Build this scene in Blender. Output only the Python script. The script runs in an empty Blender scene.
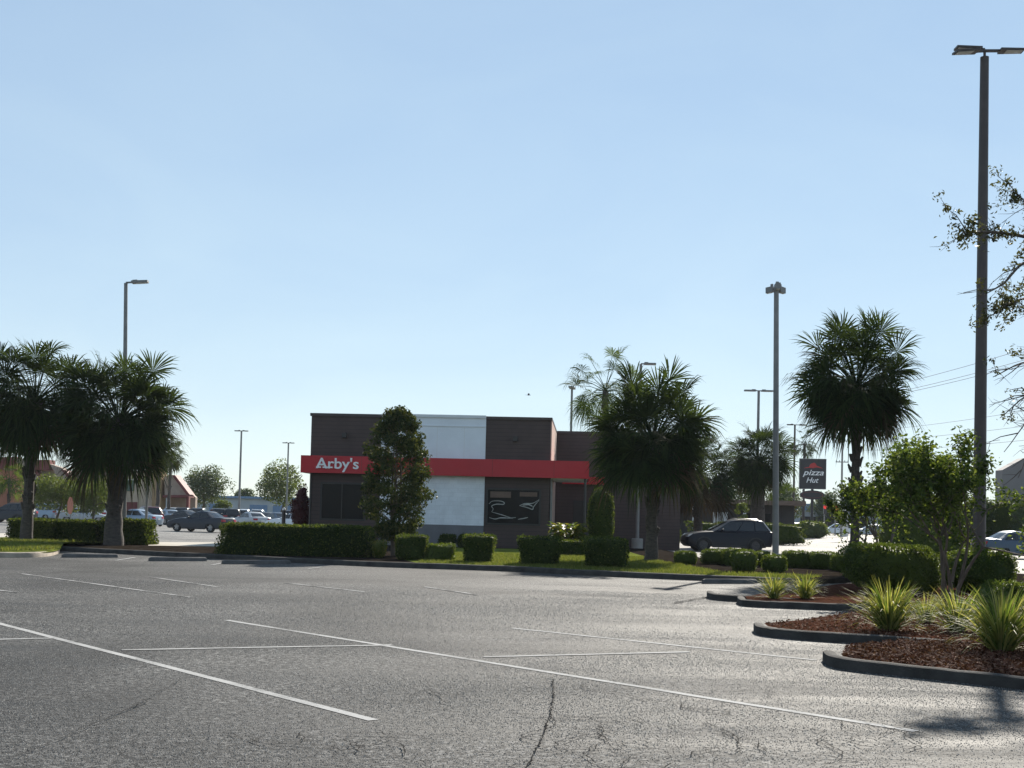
import bpy, bmesh, math, random
import numpy as np
from mathutils import Vector, Matrix

sc = bpy.context.scene
COL = sc.collection
R = math.radians

# ------------------------------------------------------------------ camera
FPX, EYE, HOR, ROLL = 1250.0, 1.55, 517.0, R(1.4)
PITCH = R(2.0)
SHIFT = (HOR - 384) - FPX * math.tan(PITCH)      # lens shift, in pixels: the picture is a crop from the upper part of the lens
CAM = Vector((0, 0, EYE))
_fw = Vector((0, math.cos(PITCH), math.sin(PITCH)))
_r0 = Vector((1, 0, 0))
_u0 = Vector((0, -math.sin(PITCH), math.cos(PITCH)))
_r = _r0 * math.cos(ROLL) + _u0 * math.sin(ROLL)
_u = -_r0 * math.sin(ROLL) + _u0 * math.cos(ROLL)
cd = bpy.data.cameras.new('camera')
cd.sensor_width = 36.0
cd.shift_y = SHIFT / 1024.0
cd.lens = 36.0 * FPX / 1024.0
cd.clip_start = 0.1
cd.clip_end = 9000
cam = bpy.data.objects.new('camera', cd)
COL.objects.link(cam)
M = Matrix((_r, _u, -_fw)).transposed().to_4x4()
M.translation = CAM
cam.matrix_world = M
sc.camera = cam

# ------------------------------------------------------------------ world, sun, exposure
SUN_AZ, SUN_EL = R(20), R(31)          # azimuth clockwise from +Y
w = bpy.data.worlds.new('World')
sc.world = w
w.use_nodes = True
nt = w.node_tree
sky = nt.nodes.new('ShaderNodeTexSky')
sky.sky_type = 'NISHITA'
sky.sun_disc = False
sky.sun_elevation = SUN_EL
sky.sun_rotation = SUN_AZ
sky.air_density = 0.8
sky.dust_density = 0.0
sky.ozone_density = 1.6
bg = nt.nodes['Background']
bg.inputs['Strength'].default_value = 0.137
gam = nt.nodes.new('ShaderNodeGamma')          # film-like shoulder: evens out the glow near the sun
gam.inputs[1].default_value = 0.34
nt.links.new(sky.outputs[0], gam.inputs[0])
hsv = nt.nodes.new('ShaderNodeHueSaturation')
hsv.inputs['Saturation'].default_value = 1.42
nt.links.new(gam.outputs[0], hsv.inputs['Color'])
tint = nt.nodes.new('ShaderNodeMixRGB'); tint.blend_type = 'MULTIPLY'
tint.inputs[0].default_value = 1.0; tint.inputs[2].default_value = (0.955, 1.0, 1.015, 1)
nt.links.new(hsv.outputs[0], tint.inputs[1])
# very faint high cirrus: a few per cent of variation across the sky
stc = nt.nodes.new('ShaderNodeTexCoord'); smp = nt.nodes.new('ShaderNodeMapping')
smp.inputs['Scale'].default_value = (3.0, 3.0, 7.0); smp.inputs['Rotation'].default_value = (0.2, 0.5, 0.3)
sno = nt.nodes.new('ShaderNodeTexNoise'); sno.inputs['Scale'].default_value = 1.3; sno.inputs['Detail'].default_value = 5; sno.inputs['Distortion'].default_value = 0.8
srp = nt.nodes.new('ShaderNodeValToRGB')
srp.color_ramp.elements[0].position = 0.35; srp.color_ramp.elements[0].color = (0.965, 0.975, 0.99, 1)
srp.color_ramp.elements[1].position = 0.70; srp.color_ramp.elements[1].color = (1.05, 1.035, 1.01, 1)
smx = nt.nodes.new('ShaderNodeMixRGB'); smx.blend_type = 'MULTIPLY'; smx.inputs[0].default_value = 1.0
nt.links.new(stc.outputs['Generated'], smp.inputs[0]); nt.links.new(smp.outputs[0], sno.inputs['Vector'])
nt.links.new(sno.outputs['Fac'], srp.inputs[0]); nt.links.new(tint.outputs[0], smx.inputs[1]); nt.links.new(srp.outputs[0], smx.inputs[2])
nt.links.new(smx.outputs[0], bg.inputs[0])
sl = bpy.data.lights.new('sun', 'SUN')
sl.energy = 2.6
sl.angle = R(0.5)
sl.color = (1.0, 0.93, 0.82)
so = bpy.data.objects.new('sun', sl)
COL.objects.link(so)
sd = Vector((math.sin(SUN_AZ) * math.cos(SUN_EL), math.cos(SUN_AZ) * math.cos(SUN_EL), math.sin(SUN_EL)))
so.rotation_euler = sd.to_track_quat('Z', 'Y').to_euler()
so.location = (20, 30, 40)
sc.view_settings.view_transform = 'Standard'
sc.view_settings.look = 'None'
sc.view_settings.gamma = 1.0
sc.view_settings.use_curve_mapping = False
sc.view_settings.exposure = 1.75

# ------------------------------------------------------------------ helpers
def ray(u, v):
    return (_fw + _r * ((u - 512) / FPX) + _u * ((384 - v + SHIFT) / FPX))
def at(u, v, z=0.0):
    """ground point seen at a photo position"""
    d = ray(u, v)
    t = (z - EYE) / d.z
    p = CAM + d * t
    return Vector((p.x, p.y, z))
def far(u, v, Y):
    """point at distance Y seen at a photo position"""
    d = ray(u, v)
    return CAM + d * (Y / d.y)
def foot(u, Y, z=0.0):
    """ground point at distance Y in the column u (near the horizon)"""
    p = far(u, HOR + 0.0244 * (u - 512) + 1250 * EYE / Y, Y)
    return Vector((p.x, p.y, z))

def tag(o, label=None, cat=None, group=None, kind=None):
    if label: o['label'] = label
    if cat: o['category'] = cat
    if group: o['group'] = group
    if kind: o['kind'] = kind
    return o
def empty(name, loc, label, cat, group=None, rz=0.0):
    o = bpy.data.objects.new(name, None)
    o.empty_display_size = 0.2
    COL.objects.link(o)
    o.location = loc
    o.rotation_euler = (0, 0, rz)
    return tag(o, label, cat, group)
def kids(o):
    return [c for c in bpy.data.objects if c.parent == o]
def copy_tree(o, parent=None, ch_map=None):
    c = o.copy()
    COL.objects.link(c)
    c.parent = parent
    for k in kids(o):
        copy_tree(k, c)
    return c

class MB:
    def __init__(s):
        s.v = []; s.f = []
    def add(s, vs, fs):
        n = len(s.v)
        s.v.extend([tuple(p) for p in vs])
        s.f.extend([tuple(i + n for i in f) for f in fs])
    def addnp(s, vs, fs):
        n = len(s.v)
        s.v.extend(map(tuple, vs.tolist()))
        s.f.extend(map(tuple, (fs + n).tolist()))
    def box(s, x0, x1, y0, y1, z0, z1):
        s.add([(x0, y0, z0), (x1, y0, z0), (x1, y1, z0), (x0, y1, z0), (x0, y0, z1), (x1, y0, z1), (x1, y1, z1), (x0, y1, z1)],
              [(0, 3, 2, 1), (4, 5, 6, 7), (0, 1, 5, 4), (1, 2, 6, 5), (2, 3, 7, 6), (3, 0, 4, 7)])
    def tube(s, pts, rads, n=8, cap=True):
        pts = [Vector(p) for p in pts]
        rings = []
        vs = []
        for i, p in enumerate(pts):
            d = (pts[min(i + 1, len(pts) - 1)] - pts[max(i - 1, 0)])
            if d.length < 1e-9: d = Vector((0, 0, 1))
            d.normalize()
            a = Vector((1, 0, 0)) if abs(d.x) < 0.8 else Vector((0, 1, 0))
            e1 = d.cross(a).normalized(); e2 = d.cross(e1)
            for k in range(n):
                t = 2 * math.pi * k / n
                vs.append(p + (e1 * math.cos(t) + e2 * math.sin(t)) * rads[i])
        fs = []
        for i in range(len(pts) - 1):
            for k in range(n):
                fs.append((i * n + k, i * n + (k + 1) % n, (i + 1) * n + (k + 1) % n, (i + 1) * n + k))
        if cap:
            fs.append(tuple(range(n)))
            fs.append(tuple(range((len(pts) - 1) * n, len(pts) * n))[::-1])
        s.add(vs, fs)
    def prism(s, poly, z0, z1):
        """poly: list of (x,y) ; solid between two heights"""
        n = len(poly)
        vs = [(p[0], p[1], z0) for p in poly] + [(p[0], p[1], z1) for p in poly]
        fs = [tuple(range(n - 1, -1, -1)), tuple(range(n, 2 * n))]
        for i in range(n):
            j = (i + 1) % n
            fs.append((i, j, n + j, n + i))
        s.add(vs, fs)
    def plate(s, poly, y0, y1):
        """poly: list of (x,z); solid between two depths"""
        n = len(poly)
        vs = [(p[0], y0, p[1]) for p in poly] + [(p[0], y1, p[1]) for p in poly]
        fs = [tuple(range(n)), tuple(range(2 * n - 1, n - 1, -1))]
        for i in range(n):
            j = (i + 1) % n
            fs.append((i, n + i, n + j, j))
        s.add(vs, fs)
    def sphere(s, c, r, seg=10, rings=6, sc_=(1, 1, 1)):
        vs = [(c[0], c[1], c[2] - r * sc_[2])]
        for i in range(1, rings):
            ph = -math.pi / 2 + math.pi * i / rings
            for k in range(seg):
                t = 2 * math.pi * k / seg
                vs.append((c[0] + r * sc_[0] * math.cos(ph) * math.cos(t), c[1] + r * sc_[1] * math.cos(ph) * math.sin(t), c[2] + r * sc_[2] * math.sin(ph)))
        vs.append((c[0], c[1], c[2] + r * sc_[2]))
        fs = []
        for k in range(seg):
            fs.append((0, 1 + (k + 1) % seg, 1 + k))
            fs.append((len(vs) - 1, len(vs) - 1 - seg + k, len(vs) - 1 - seg + (k + 1) % seg))
        for i in range(rings - 2):
            for k in range(seg):
                a = 1 + i * seg
                fs.append((a + k, a + (k + 1) % seg, a + seg + (k + 1) % seg, a + seg + k))
        s.add(vs, fs)
    def build(s, name, mat, parent=None, smooth=None, loc=None):
        me = bpy.data.meshes.new(name)
        me.from_pydata(s.v, [], s.f)
        me.update()
        if mat: me.materials.append(mat)
        if smooth is not None:
            me.polygons.foreach_set('use_smooth', [True] * len(me.polygons))
            me.set_sharp_from_angle(angle=R(smooth))
        o = bpy.data.objects.new(name, me)
        COL.objects.link(o)
        if parent is not None: o.parent = parent
        if loc is not None: o.location = loc
        return o

# ------------------------------------------------------------------ materials
def N(nt, t, **kw):
    n = nt.nodes.new('ShaderNode' + t)
    for k, v in kw.items(): setattr(n, k, v)
    return n
def ramp(nt, fac, stops):
    r = N(nt, 'ValToRGB')
    el = r.color_ramp.elements
    while len(el) < len(stops): el.new(0.5)
    for e, (p, c) in zip(el, stops):
        e.position = p
        e.color = (c[0], c[1], c[2], 1) if not isinstance(c, (int, float)) else (c, c, c, 1)
    nt.links.new(fac, r.inputs[0])
    return r.outputs[0]
def noise(nt, co, scale, detail=4, rough=0.55, dist=0.0):
    n = N(nt, 'TexNoise')
    n.inputs['Scale'].default_value = scale
    n.inputs['Detail'].default_value = detail
    n.inputs['Roughness'].default_value = rough
    n.inputs['Distortion'].default_value = dist
    nt.links.new(co, n.inputs['Vector'])
    return n.outputs['Fac']
def mixc(nt, fac, a, b, mode='MIX'):
    m = N(nt, 'MixRGB', blend_type=mode)
    for i, x in ((0, fac), (1, a), (2, b)):
        if isinstance(x, (int, float)): m.inputs[i].default_value = x
        elif isinstance(x, tuple): m.inputs[i].default_value = (x[0], x[1], x[2], 1)
        else: nt.links.new(x, m.inputs[i])
    return m.outputs[0]
def mathn(nt, op, a, b=None):
    m = N(nt, 'Math', operation=op)
    for i, x in ((0, a), (1, b)):
        if x is None: continue
        if isinstance(x, (int, float)): m.inputs[i].default_value = x
        else: nt.links.new(x, m.inputs[i])
    return m.outputs[0]
def newmat(name):
    m = bpy.data.materials.new(name)
    m.use_nodes = True
    return m, m.node_tree, m.node_tree.nodes['Principled BSDF']
def plain(name, col, rough=0.6, var=0.15, scale=6.0, metal=0.0, spec=0.5, bump=0.0, coat=0.0, bscale=None, stretch=None):
    m, nt, b = newmat(name)
    tc = N(nt, 'TexCoord')
    co = tc.outputs['Object']
    if stretch:
        mp = N(nt, 'Mapping'); mp.inputs['Scale'].default_value = stretch
        nt.links.new(co, mp.inputs[0]); co = mp.outputs[0]
    f = noise(nt, co, scale, 5, 0.6)
    lo = tuple(c * (1 - var) for c in col); hi = tuple(min(1, c * (1 + var)) for c in col)
    nt.links.new(ramp(nt, f, [(0.3, lo), (0.7, hi)]), b.inputs['Base Color'])
    b.inputs['Roughness'].default_value = rough
    b.inputs['Metallic'].default_value = metal
    b.inputs['Specular IOR Level'].default_value = spec
    b.inputs['Coat Weight'].default_value = coat
    if bump:
        bp = N(nt, 'Bump'); bp.inputs['Strength'].default_value = bump; bp.inputs['Distance'].default_value = 0.02
        nt.links.new(noise(nt, co, bscale or scale * 4, 5, 0.65), bp.inputs['Height'])
        nt.links.new(bp.outputs[0], b.inputs['Normal'])
    return m
def leafmat(name, cols, trans=0.35, rough=0.45, spec=0.35, tcol=None):
    """colour differs from leaf to leaf; leaves let light through"""
    m, nt, b = newmat(name)
    g = N(nt, 'NewGeometry')
    n = len(cols)
    c = ramp(nt, g.outputs['Random Per Island'], [((i + 0.5) / n, cc) for i, cc in enumerate(cols)])
    nt.links.new(c, b.inputs['Base Color'])
    b.inputs['Roughness'].default_value = rough
    b.inputs['Specular IOR Level'].default_value = spec
    t = N(nt, 'BsdfTranslucent')
    tm = mixc(nt, 1.0, c, tcol or (1.9, 1.75, 0.75), 'MULTIPLY')
    nt.links.new(tm, t.inputs[0])
    mx = N(nt, 'MixShader')
    mx.inputs[0].default_value = trans
    nt.links.new(b.outputs[0], mx.inputs[1]); nt.links.new(t.outputs[0], mx.inputs[2])
    nt.links.new(mx.outputs[0], nt.nodes['Material Output'].inputs[0])
    return m

MAT = {}
def asphalt_mat(name, base, light, crack=True, grain=1.0):
    m, nt, b = newmat(name)
    tc = N(nt, 'TexCoord'); co = tc.outputs['Object']
    big = noise(nt, co, 0.16, 5, 0.6, 0.6)
    c = ramp(nt, big, [(0.38, base), (0.62, light)])
    mp = N(nt, 'Mapping'); mp.inputs['Scale'].default_value = (0.25, 1.1, 1); mp.inputs['Rotation'].default_value = (0, 0, R(-12))
    nt.links.new(co, mp.inputs[0])
    st = noise(nt, mp.outputs[0], 1.0, 6, 0.62, 0.4)
    c = mixc(nt, 0.75, c, ramp(nt, st, [(0.35, 0.32), (0.50, 1.0), (0.65, 1.5)]), 'MULTIPLY')
    med = noise(nt, co, 5.0, 4, 0.7)
    c = mixc(nt, 0.6, c, ramp(nt, med, [(0.25, 0.7), (0.75, 1.25)]), 'MULTIPLY')
    fine = noise(nt, co, 15.0, 4, 0.95)
    c = mixc(nt, grain, c, ramp(nt, fine, [(0.40, 0.03), (0.50, 0.27), (0.58, 1.25)]), 'MULTIPLY')
    c = mixc(nt, 1.0, c, (2.3, 2.3, 2.3), 'MULTIPLY')
    if crack:
        mpd = N(nt, 'Mapping'); nt.links.new(co, mpd.inputs[0])
        nz = N(nt, 'TexNoise'); nz.inputs['Scale'].default_value = 2.3; nz.inputs['Detail'].default_value = 5
        nt.links.new(co, nz.inputs['Vector'])
        dv = mixc(nt, 0.22, co, nz.outputs['Color'], 'ADD')
        vo = N(nt, 'TexVoronoi', feature='DISTANCE_TO_EDGE'); vo.inputs['Scale'].default_value = 0.8
        nt.links.new(dv, vo.inputs['Vector'])
        ln = ramp(nt, vo.outputs['Distance'], [(0.004, 1.0), (0.016, 0.0)])
        mk = ramp(nt, noise(nt, co, 0.33, 3, 0.6), [(0.50, 0.0), (0.60, 1.0)])
        k = mathn(nt, 'MULTIPLY', ln, mk)
        c = mixc(nt, mathn(nt, 'MULTIPLY', k, 0.8), c, (0.012, 0.011, 0.010))
    nt.links.new(c, b.inputs['Base Color'])
    b.inputs['Roughness'].default_value = 0.62
    nt.links.new(ramp(nt, st, [(0.3, 0.60), (0.7, 0.84)]), b.inputs['Roughness'])
    b.inputs['Specular IOR Level'].default_value = 0.22 if crack else 0.1
    bp = N(nt, 'Bump'); bp.inputs['Strength'].default_value = 0.9; bp.inputs['Distance'].default_value = 0.022
    nt.links.new(fine, bp.inputs['Height']); nt.links.new(bp.outputs[0], b.inputs['Normal'])
    return m
MAT['asphalt'] = asphalt_mat('asphalt', (0.017, 0.0165, 0.016), (0.066, 0.064, 0.061))
MAT['asphalt_old'] = asphalt_mat('old_asphalt', (0.105, 0.10, 0.096), (0.145, 0.14, 0.13), False, 0.5)
MAT['concrete_road'] = asphalt_mat('pale_road', (0.10, 0.094, 0.086), (0.135, 0.127, 0.117), False, 0.35)
MAT['kerb'] = plain('kerb_concrete', (0.055, 0.052, 0.049), 0.9, 0.35, 3.0, spec=0.15, bump=0.5, bscale=40)
MAT['kerb_pale'] = plain('pale_kerb', (0.32, 0.27, 0.21), 0.85, 0.3, 3.0, bump=0.5, bscale=40)
MAT['block'] = plain('block_concrete', (0.09, 0.087, 0.085), 0.9, 0.3, 5.0, bump=0.4, bscale=40)
MAT['ground'] = plain('ground', (0.12, 0.13, 0.07), 0.95, 0.4, 0.2, spec=0.0)
MAT['lawn'] = plain('lawn', (0.12, 0.14, 0.030), 0.95, 0.45, 1.3, spec=0.0, bump=0.8, bscale=30)
MAT['soil'] = plain('soil', (0.026, 0.021, 0.017), 0.95, 0.5, 3.0, spec=0.0, bump=0.9, bscale=25)
MAT['mulch'] = plain('mulch', (0.065, 0.030, 0.020), 0.95, 0.6, 9.0, spec=0.0, bump=1.0, bscale=30)
MAT['walk'] = plain('sidewalk', (0.42, 0.38, 0.32), 0.85, 0.15, 2.0)
def paint_mat(name, lo):
    m, nt, b = newmat(name)
    tc = N(nt, 'TexCoord'); co = tc.outputs['Object']
    f = noise(nt, co, 22, 5, 0.9); g = noise(nt, co, 1.3, 4, 0.6)
    s = mathn(nt, 'ADD', f, mathn(nt, 'MULTIPLY', g, 0.9))
    c = ramp(nt, s, [(lo, (0.05, 0.049, 0.047)), (lo + 0.10, (0.24, 0.237, 0.23)), (lo + 0.28, (0.36, 0.355, 0.345))])
    nt.links.new(c, b.inputs['Base Color']); b.inputs['Roughness'].default_value = 0.9; b.inputs['Specular IOR Level'].default_value = 0.2
    return m
MAT['paint'] = paint_mat('worn_paint', 0.72)
MAT['paint_faded'] = paint_mat('faded_paint', 0.83)
MAT['tar'] = plain('tar', (0.036, 0.034, 0.032), 1.0, 0.3, 20, spec=0.0)

def block_wall(name, col, var=0.08, course=0.2, depth=0.35):
    """painted siding / block courses"""
    m, nt, b = newmat(name)
    tc = N(nt, 'TexCoord'); co = tc.outputs['Object']
    mp = N(nt, 'Mapping'); mp.inputs['Rotation'].default_value = (R(90), 0, 0)
    nt.links.new(co, mp.inputs[0])
    br = N(nt, 'TexBrick'); br.inputs['Scale'].default_value = 1.0
    br.inputs['Brick Width'].default_value = 0.4; br.inputs['Row Height'].default_value = course
    br.inputs['Mortar Size'].default_value = 0.008
    lo = tuple(c * (1 - var) for c in col); hi = tuple(c * (1 + var) for c in col)
    br.inputs['Color1'].default_value = (*lo, 1); br.inputs['Color2'].default_value = (*hi, 1)
    br.inputs['Mortar'].default_value = (*[c * 0.9 for c in col], 1)
    nt.links.new(mp.outputs[0], br.inputs['Vector'])
    gr = ramp(nt, noise(nt, co, 0.8, 6, 0.65), [(0.3, 0.82), (0.7, 1.08)])
    nt.links.new(mixc(nt, 1.0, br.outputs['Color'], gr, 'MULTIPLY'), b.inputs['Base Color'])
    b.inputs['Roughness'].default_value = 0.7
    bp = N(nt, 'Bump'); bp.inputs['Strength'].default_value = depth; bp.inputs['Distance'].default_value = 0.01
    bp.invert = True
    nt.links.new(br.outputs['Fac'], bp.inputs['Height']); nt.links.new(bp.outputs[0], b.inputs['Normal'])
    return m
def siding(name, col, course=0.18):
    m, nt, b = newmat(name)
    tc = N(nt, 'TexCoord'); co = tc.outputs['Object']
    sp = N(nt, 'SeparateXYZ'); nt.links.new(co, sp.inputs[0])
    fr = mathn(nt, 'FRACT', mathn(nt, 'DIVIDE', sp.outputs['Z'], course))
    ln = ramp(nt, fr, [(0.0, 0.55), (0.06, 0.6), (0.12, 1.0), (1.0, 1.0)])
    gr = ramp(nt, noise(nt, co, 0.9, 6, 0.65), [(0.3, 0.8), (0.7, 1.12)])
    c = mixc(nt, 1.0, mixc(nt, 1.0, (col[0], col[1], col[2]), ln, 'MULTIPLY'), gr, 'MULTIPLY')
    nt.links.new(c, b.inputs['Base Color']); b.inputs['Roughness'].default_value = 0.7
    return m
MAT['wall_brown'] = siding('brown_siding', (0.074, 0.049, 0.044))
MAT['wall_white'] = block_wall('white_block', (0.80, 0.84, 0.88), 0.03)
MAT['wall_panel'] = plain('white_panel', (0.76, 0.80, 0.85), 0.6, 0.05, 1.0)
MAT['dado'] = plain('grey_dado', (0.155, 0.155, 0.165), 0.75, 0.12, 2.0)
MAT['cap'] = plain('brown_metal_cap', (0.06, 0.042, 0.038), 0.5, 0.1, 2.0)
MAT['cap_white'] = plain('white_metal_cap', (0.68, 0.70, 0.72), 0.5, 0.05, 2.0)
MAT['peach'] = plain('peach_stucco', (0.46, 0.33, 0.27), 0.85, 0.12, 2.0, bump=0.3)
MAT['red_band'] = plain('red_metal', (0.46, 0.012, 0.022), 0.4, 0.06, 1.0)
MAT['white_letter'] = plain('white_plastic', (0.86, 0.86, 0.86), 0.4, 0.02)
MAT['dark_glass'] = plain('dark_glass', (0.010, 0.011, 0.013), 0.12, 0.1, spec=0.10)
MAT['frame_dark'] = plain('dark_frame', (0.03, 0.027, 0.026), 0.45, 0.1)
MAT['white_frame'] = plain('white_frame', (0.7, 0.7, 0.7), 0.5, 0.05)
MAT['painted_reflection'] = plain('painted_reflection', (0.40, 0.41, 0.39), 0.5, 0.2, 5)  # pale colour standing in for reflected sunlight on glass
MAT['pole_grey'] = plain('galvanised_pole', (0.22, 0.215, 0.21), 0.55, 0.15, 3.0, metal=0.2)
MAT['pole_bronze'] = plain('bronze_pole', (0.060, 0.045, 0.040), 0.5, 0.15, 3.0)
MAT['pole_white'] = plain('white_pole', (0.62, 0.60, 0.56), 0.6, 0.1, 3.0)
MAT['pole_concrete'] = plain('concrete_pole', (0.30, 0.28, 0.26), 0.8, 0.15, 2.0, bump=0.3)
MAT['wood'] = plain('pole_wood', (0.12, 0.09, 0.065), 0.85, 0.3, 6, stretch=(8, 8, 0.5))
MAT['wire'] = plain('wire', (0.03, 0.03, 0.032), 0.6, 0.1)
MAT['lens'] = plain('lamp_lens', (0.55, 0.56, 0.55), 0.3, 0.05)
MAT['bark_palm'] = plain('palm_bark', (0.070, 0.058, 0.050), 0.9, 0.4, 7.0, bump=0.9, bscale=18, stretch=(1, 1, 2.2))
MAT['bark'] = plain('bark', (0.11, 0.085, 0.065), 0.9, 0.35, 8.0, bump=0.8, bscale=22, stretch=(1, 1, 0.4))
MAT['bark_pale'] = plain('pale_bark', (0.19, 0.155, 0.125), 0.8, 0.35, 7.0, bump=0.5, bscale=16, stretch=(1, 1, 0.4))
MAT['palm_leaf'] = leafmat('palm_leaf', [(0.020, 0.032, 0.014), (0.028, 0.045, 0.018), (0.038, 0.058, 0.022), (0.024, 0.038, 0.017)], 0.32, 0.85, 0.04)
MAT['palm_dry'] = leafmat('dry_palm_leaf', [(0.07, 0.05, 0.03), (0.095, 0.068, 0.038), (0.055, 0.04, 0.025)], 0.12, 0.9, 0.03, (1.5, 1.3, 0.9))
MAT['palm_bright'] = leafmat('bright_palm_leaf', [(0.055, 0.085, 0.025), (0.075, 0.105, 0.03), (0.045, 0.075, 0.022)], 0.30, 0.85, 0.04)
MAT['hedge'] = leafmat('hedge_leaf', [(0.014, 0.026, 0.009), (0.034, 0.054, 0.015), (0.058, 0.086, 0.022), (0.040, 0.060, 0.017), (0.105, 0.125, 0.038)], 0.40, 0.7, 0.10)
MAT['hedge_lit'] = leafmat('lit_hedge_leaf', [(0.045, 0.070, 0.018), (0.065, 0.095, 0.022), (0.085, 0.115, 0.028)], 0.35, 0.6, 0.15)  # paler copy of the hedge leaf; sunlit bush tops put into its colour
MAT['magnolia'] = leafmat('magnolia_leaf', [(0.026, 0.042, 0.016), (0.040, 0.060, 0.020), (0.065, 0.078, 0.026), (0.085, 0.095, 0.034)], 0.22, 0.6, 0.14)
MAT['myrtle'] = leafmat('myrtle_leaf', [(0.032, 0.055, 0.015), (0.050, 0.082, 0.020), (0.075, 0.110, 0.027), (0.12, 0.155, 0.045)], 0.40, 0.6, 0.12)
MAT['oak'] = leafmat('oak_leaf', [(0.040, 0.045, 0.018), (0.060, 0.065, 0.022), (0.085, 0.085, 0.030)], 0.3, 0.45)
MAT['tree_far'] = leafmat('far_leaf', [(0.040, 0.060, 0.024), (0.055, 0.080, 0.030), (0.075, 0.100, 0.038)], 0.3, 0.5)
MAT['tree_light'] = leafmat('light_far_leaf', [(0.060, 0.085, 0.025), (0.080, 0.110, 0.030), (0.105, 0.135, 0.038)], 0.4, 0.5)
MAT['red_leaf'] = leafmat('red_leaf', [(0.06, 0.012, 0.016), (0.10, 0.020, 0.024), (0.045, 0.012, 0.016)], 0.3, 0.4, 0.3, (1.8, 0.9, 0.9))
MAT['croton'] = leafmat('croton_leaf', [(0.05, 0.085, 0.02), (0.10, 0.12, 0.02), (0.15, 0.14, 0.03)], 0.4)
MAT['flax'] = leafmat('flax_leaf', [(0.07, 0.11, 0.026), (0.13, 0.16, 0.045), (0.22, 0.22, 0.08), (0.30, 0.28, 0.13)], 0.45, 0.6, 0.15, (1.6, 1.6, 0.7))
MAT['grass'] = leafmat('grass_blade', [(0.08, 0.105, 0.028), (0.115, 0.135, 0.036), (0.16, 0.16, 0.055)], 0.42, 0.6, 0.1, (1.4, 1.4, 0.7))
MAT['chips'] = leafmat('mulch_chip', [(0.05, 0.022, 0.015), (0.085, 0.036, 0.024), (0.12, 0.056, 0.038), (0.17, 0.10, 0.07)], 0.05, 0.9, 0.05)
MAT['grit'] = leafmat('grit', [(0.085, 0.082, 0.078), (0.14, 0.136, 0.13), (0.20, 0.193, 0.183), (0.29, 0.28, 0.26)], 0.0, 0.9, 0.1)
MAT['tyre'] = plain('tyre', (0.018, 0.018, 0.019), 0.8, 0.1)
MAT['rim'] = plain('rim', (0.30, 0.30, 0.31), 0.35, 0.1, metal=0.7)
MAT['rim_dark'] = plain('dark_rim', (0.07, 0.07, 0.075), 0.35, 0.1, metal=0.6)
MAT['car_glass'] = plain('car_glass', (0.012, 0.014, 0.016), 0.06, 0.1, spec=0.6)
MAT['trim'] = plain('black_trim', (0.02, 0.02, 0.021), 0.6, 0.1)
MAT['headlight'] = plain('headlight', (0.55, 0.58, 0.60), 0.12, 0.05, coat=0.5)
MAT['taillight'] = plain('taillight', (0.30, 0.010, 0.012), 0.2, 0.05)
MAT['plate'] = plain('number_plate', (0.6, 0.6, 0.58), 0.5, 0.05)
def paintcar(name, c, metal=0.3):
    m = plain('paint_' + name, c, 0.32, 0.03, 1.0, metal=metal if sum(c) > 0.2 else 0.0, spec=0.22, coat=0.12)
    return m
PAINT = {k: paintcar(k, c) for k, c in dict(navy=(0.007, 0.0075, 0.013), black=(0.014, 0.015, 0.018), charcoal=(0.035, 0.038, 0.045),
         silver=(0.38, 0.40, 0.42), white=(0.66, 0.68, 0.70), blue=(0.07, 0.10, 0.14), steel=(0.030, 0.036, 0.048), maroon=(0.07, 0.016, 0.020),
         lightblue=(0.24, 0.31, 0.39)).items()}
MAT['stucco_orange'] = plain('orange_stucco', (0.38, 0.15, 0.09), 0.85, 0.12, 1.0)
MAT['stucco_cream'] = plain('cream_stucco', (0.46, 0.36, 0.27), 0.85, 0.1, 1.0)
MAT['stucco_tan'] = plain('tan_stucco', (0.34, 0.22, 0.12), 0.85, 0.1, 1.0)
MAT['roof_tan'] = plain('tan_roof', (0.34, 0.26, 0.21), 0.8, 0.12, 2.0)
MAT['roof_brown'] = plain('brown_shingle', (0.16, 0.11, 0.085), 0.9, 0.2, 3.0)
MAT['maroon'] = plain('maroon_trim', (0.15, 0.030, 0.028), 0.7, 0.1, 1.0)
MAT['green_glass'] = plain('green_glass', (0.02, 0.06, 0.05), 0.2, 0.1)
MAT['blue_steel'] = plain('blue_steel', (0.16, 0.26, 0.42), 0.6, 0.1)
MAT['warehouse'] = plain('pale_wall', (0.42, 0.46, 0.50), 0.75, 0.1, 0.5)
MAT['grey_wall'] = plain('grey_wall', (0.21, 0.195, 0.19), 0.8, 0.08, 0.7)
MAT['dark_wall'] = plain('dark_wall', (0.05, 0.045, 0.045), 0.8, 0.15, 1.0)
MAT['sign_black'] = plain('sign_black', (0.022, 0.020, 0.024), 0.4, 0.08)
MAT['sign_red'] = plain('sign_red', (0.42, 0.020, 0.020), 0.4, 0.05)
MAT['stop'] = plain('orange_red_sheet', (0.36, 0.10, 0.05), 0.5, 0.08)
MAT['bird'] = plain('bird_feather', (0.03, 0.03, 0.032), 0.8, 0.2)
_m, _nt, _b = newmat('red_signal_lamp')
_b.inputs['Base Color'].default_value = (0.5, 0.02, 0.02, 1)
_b.inputs['Emission Color'].default_value = (1.0, 0.06, 0.04, 1)
_b.inputs['Emission Strength'].default_value = 0.16
MAT['signal'] = _m
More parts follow.
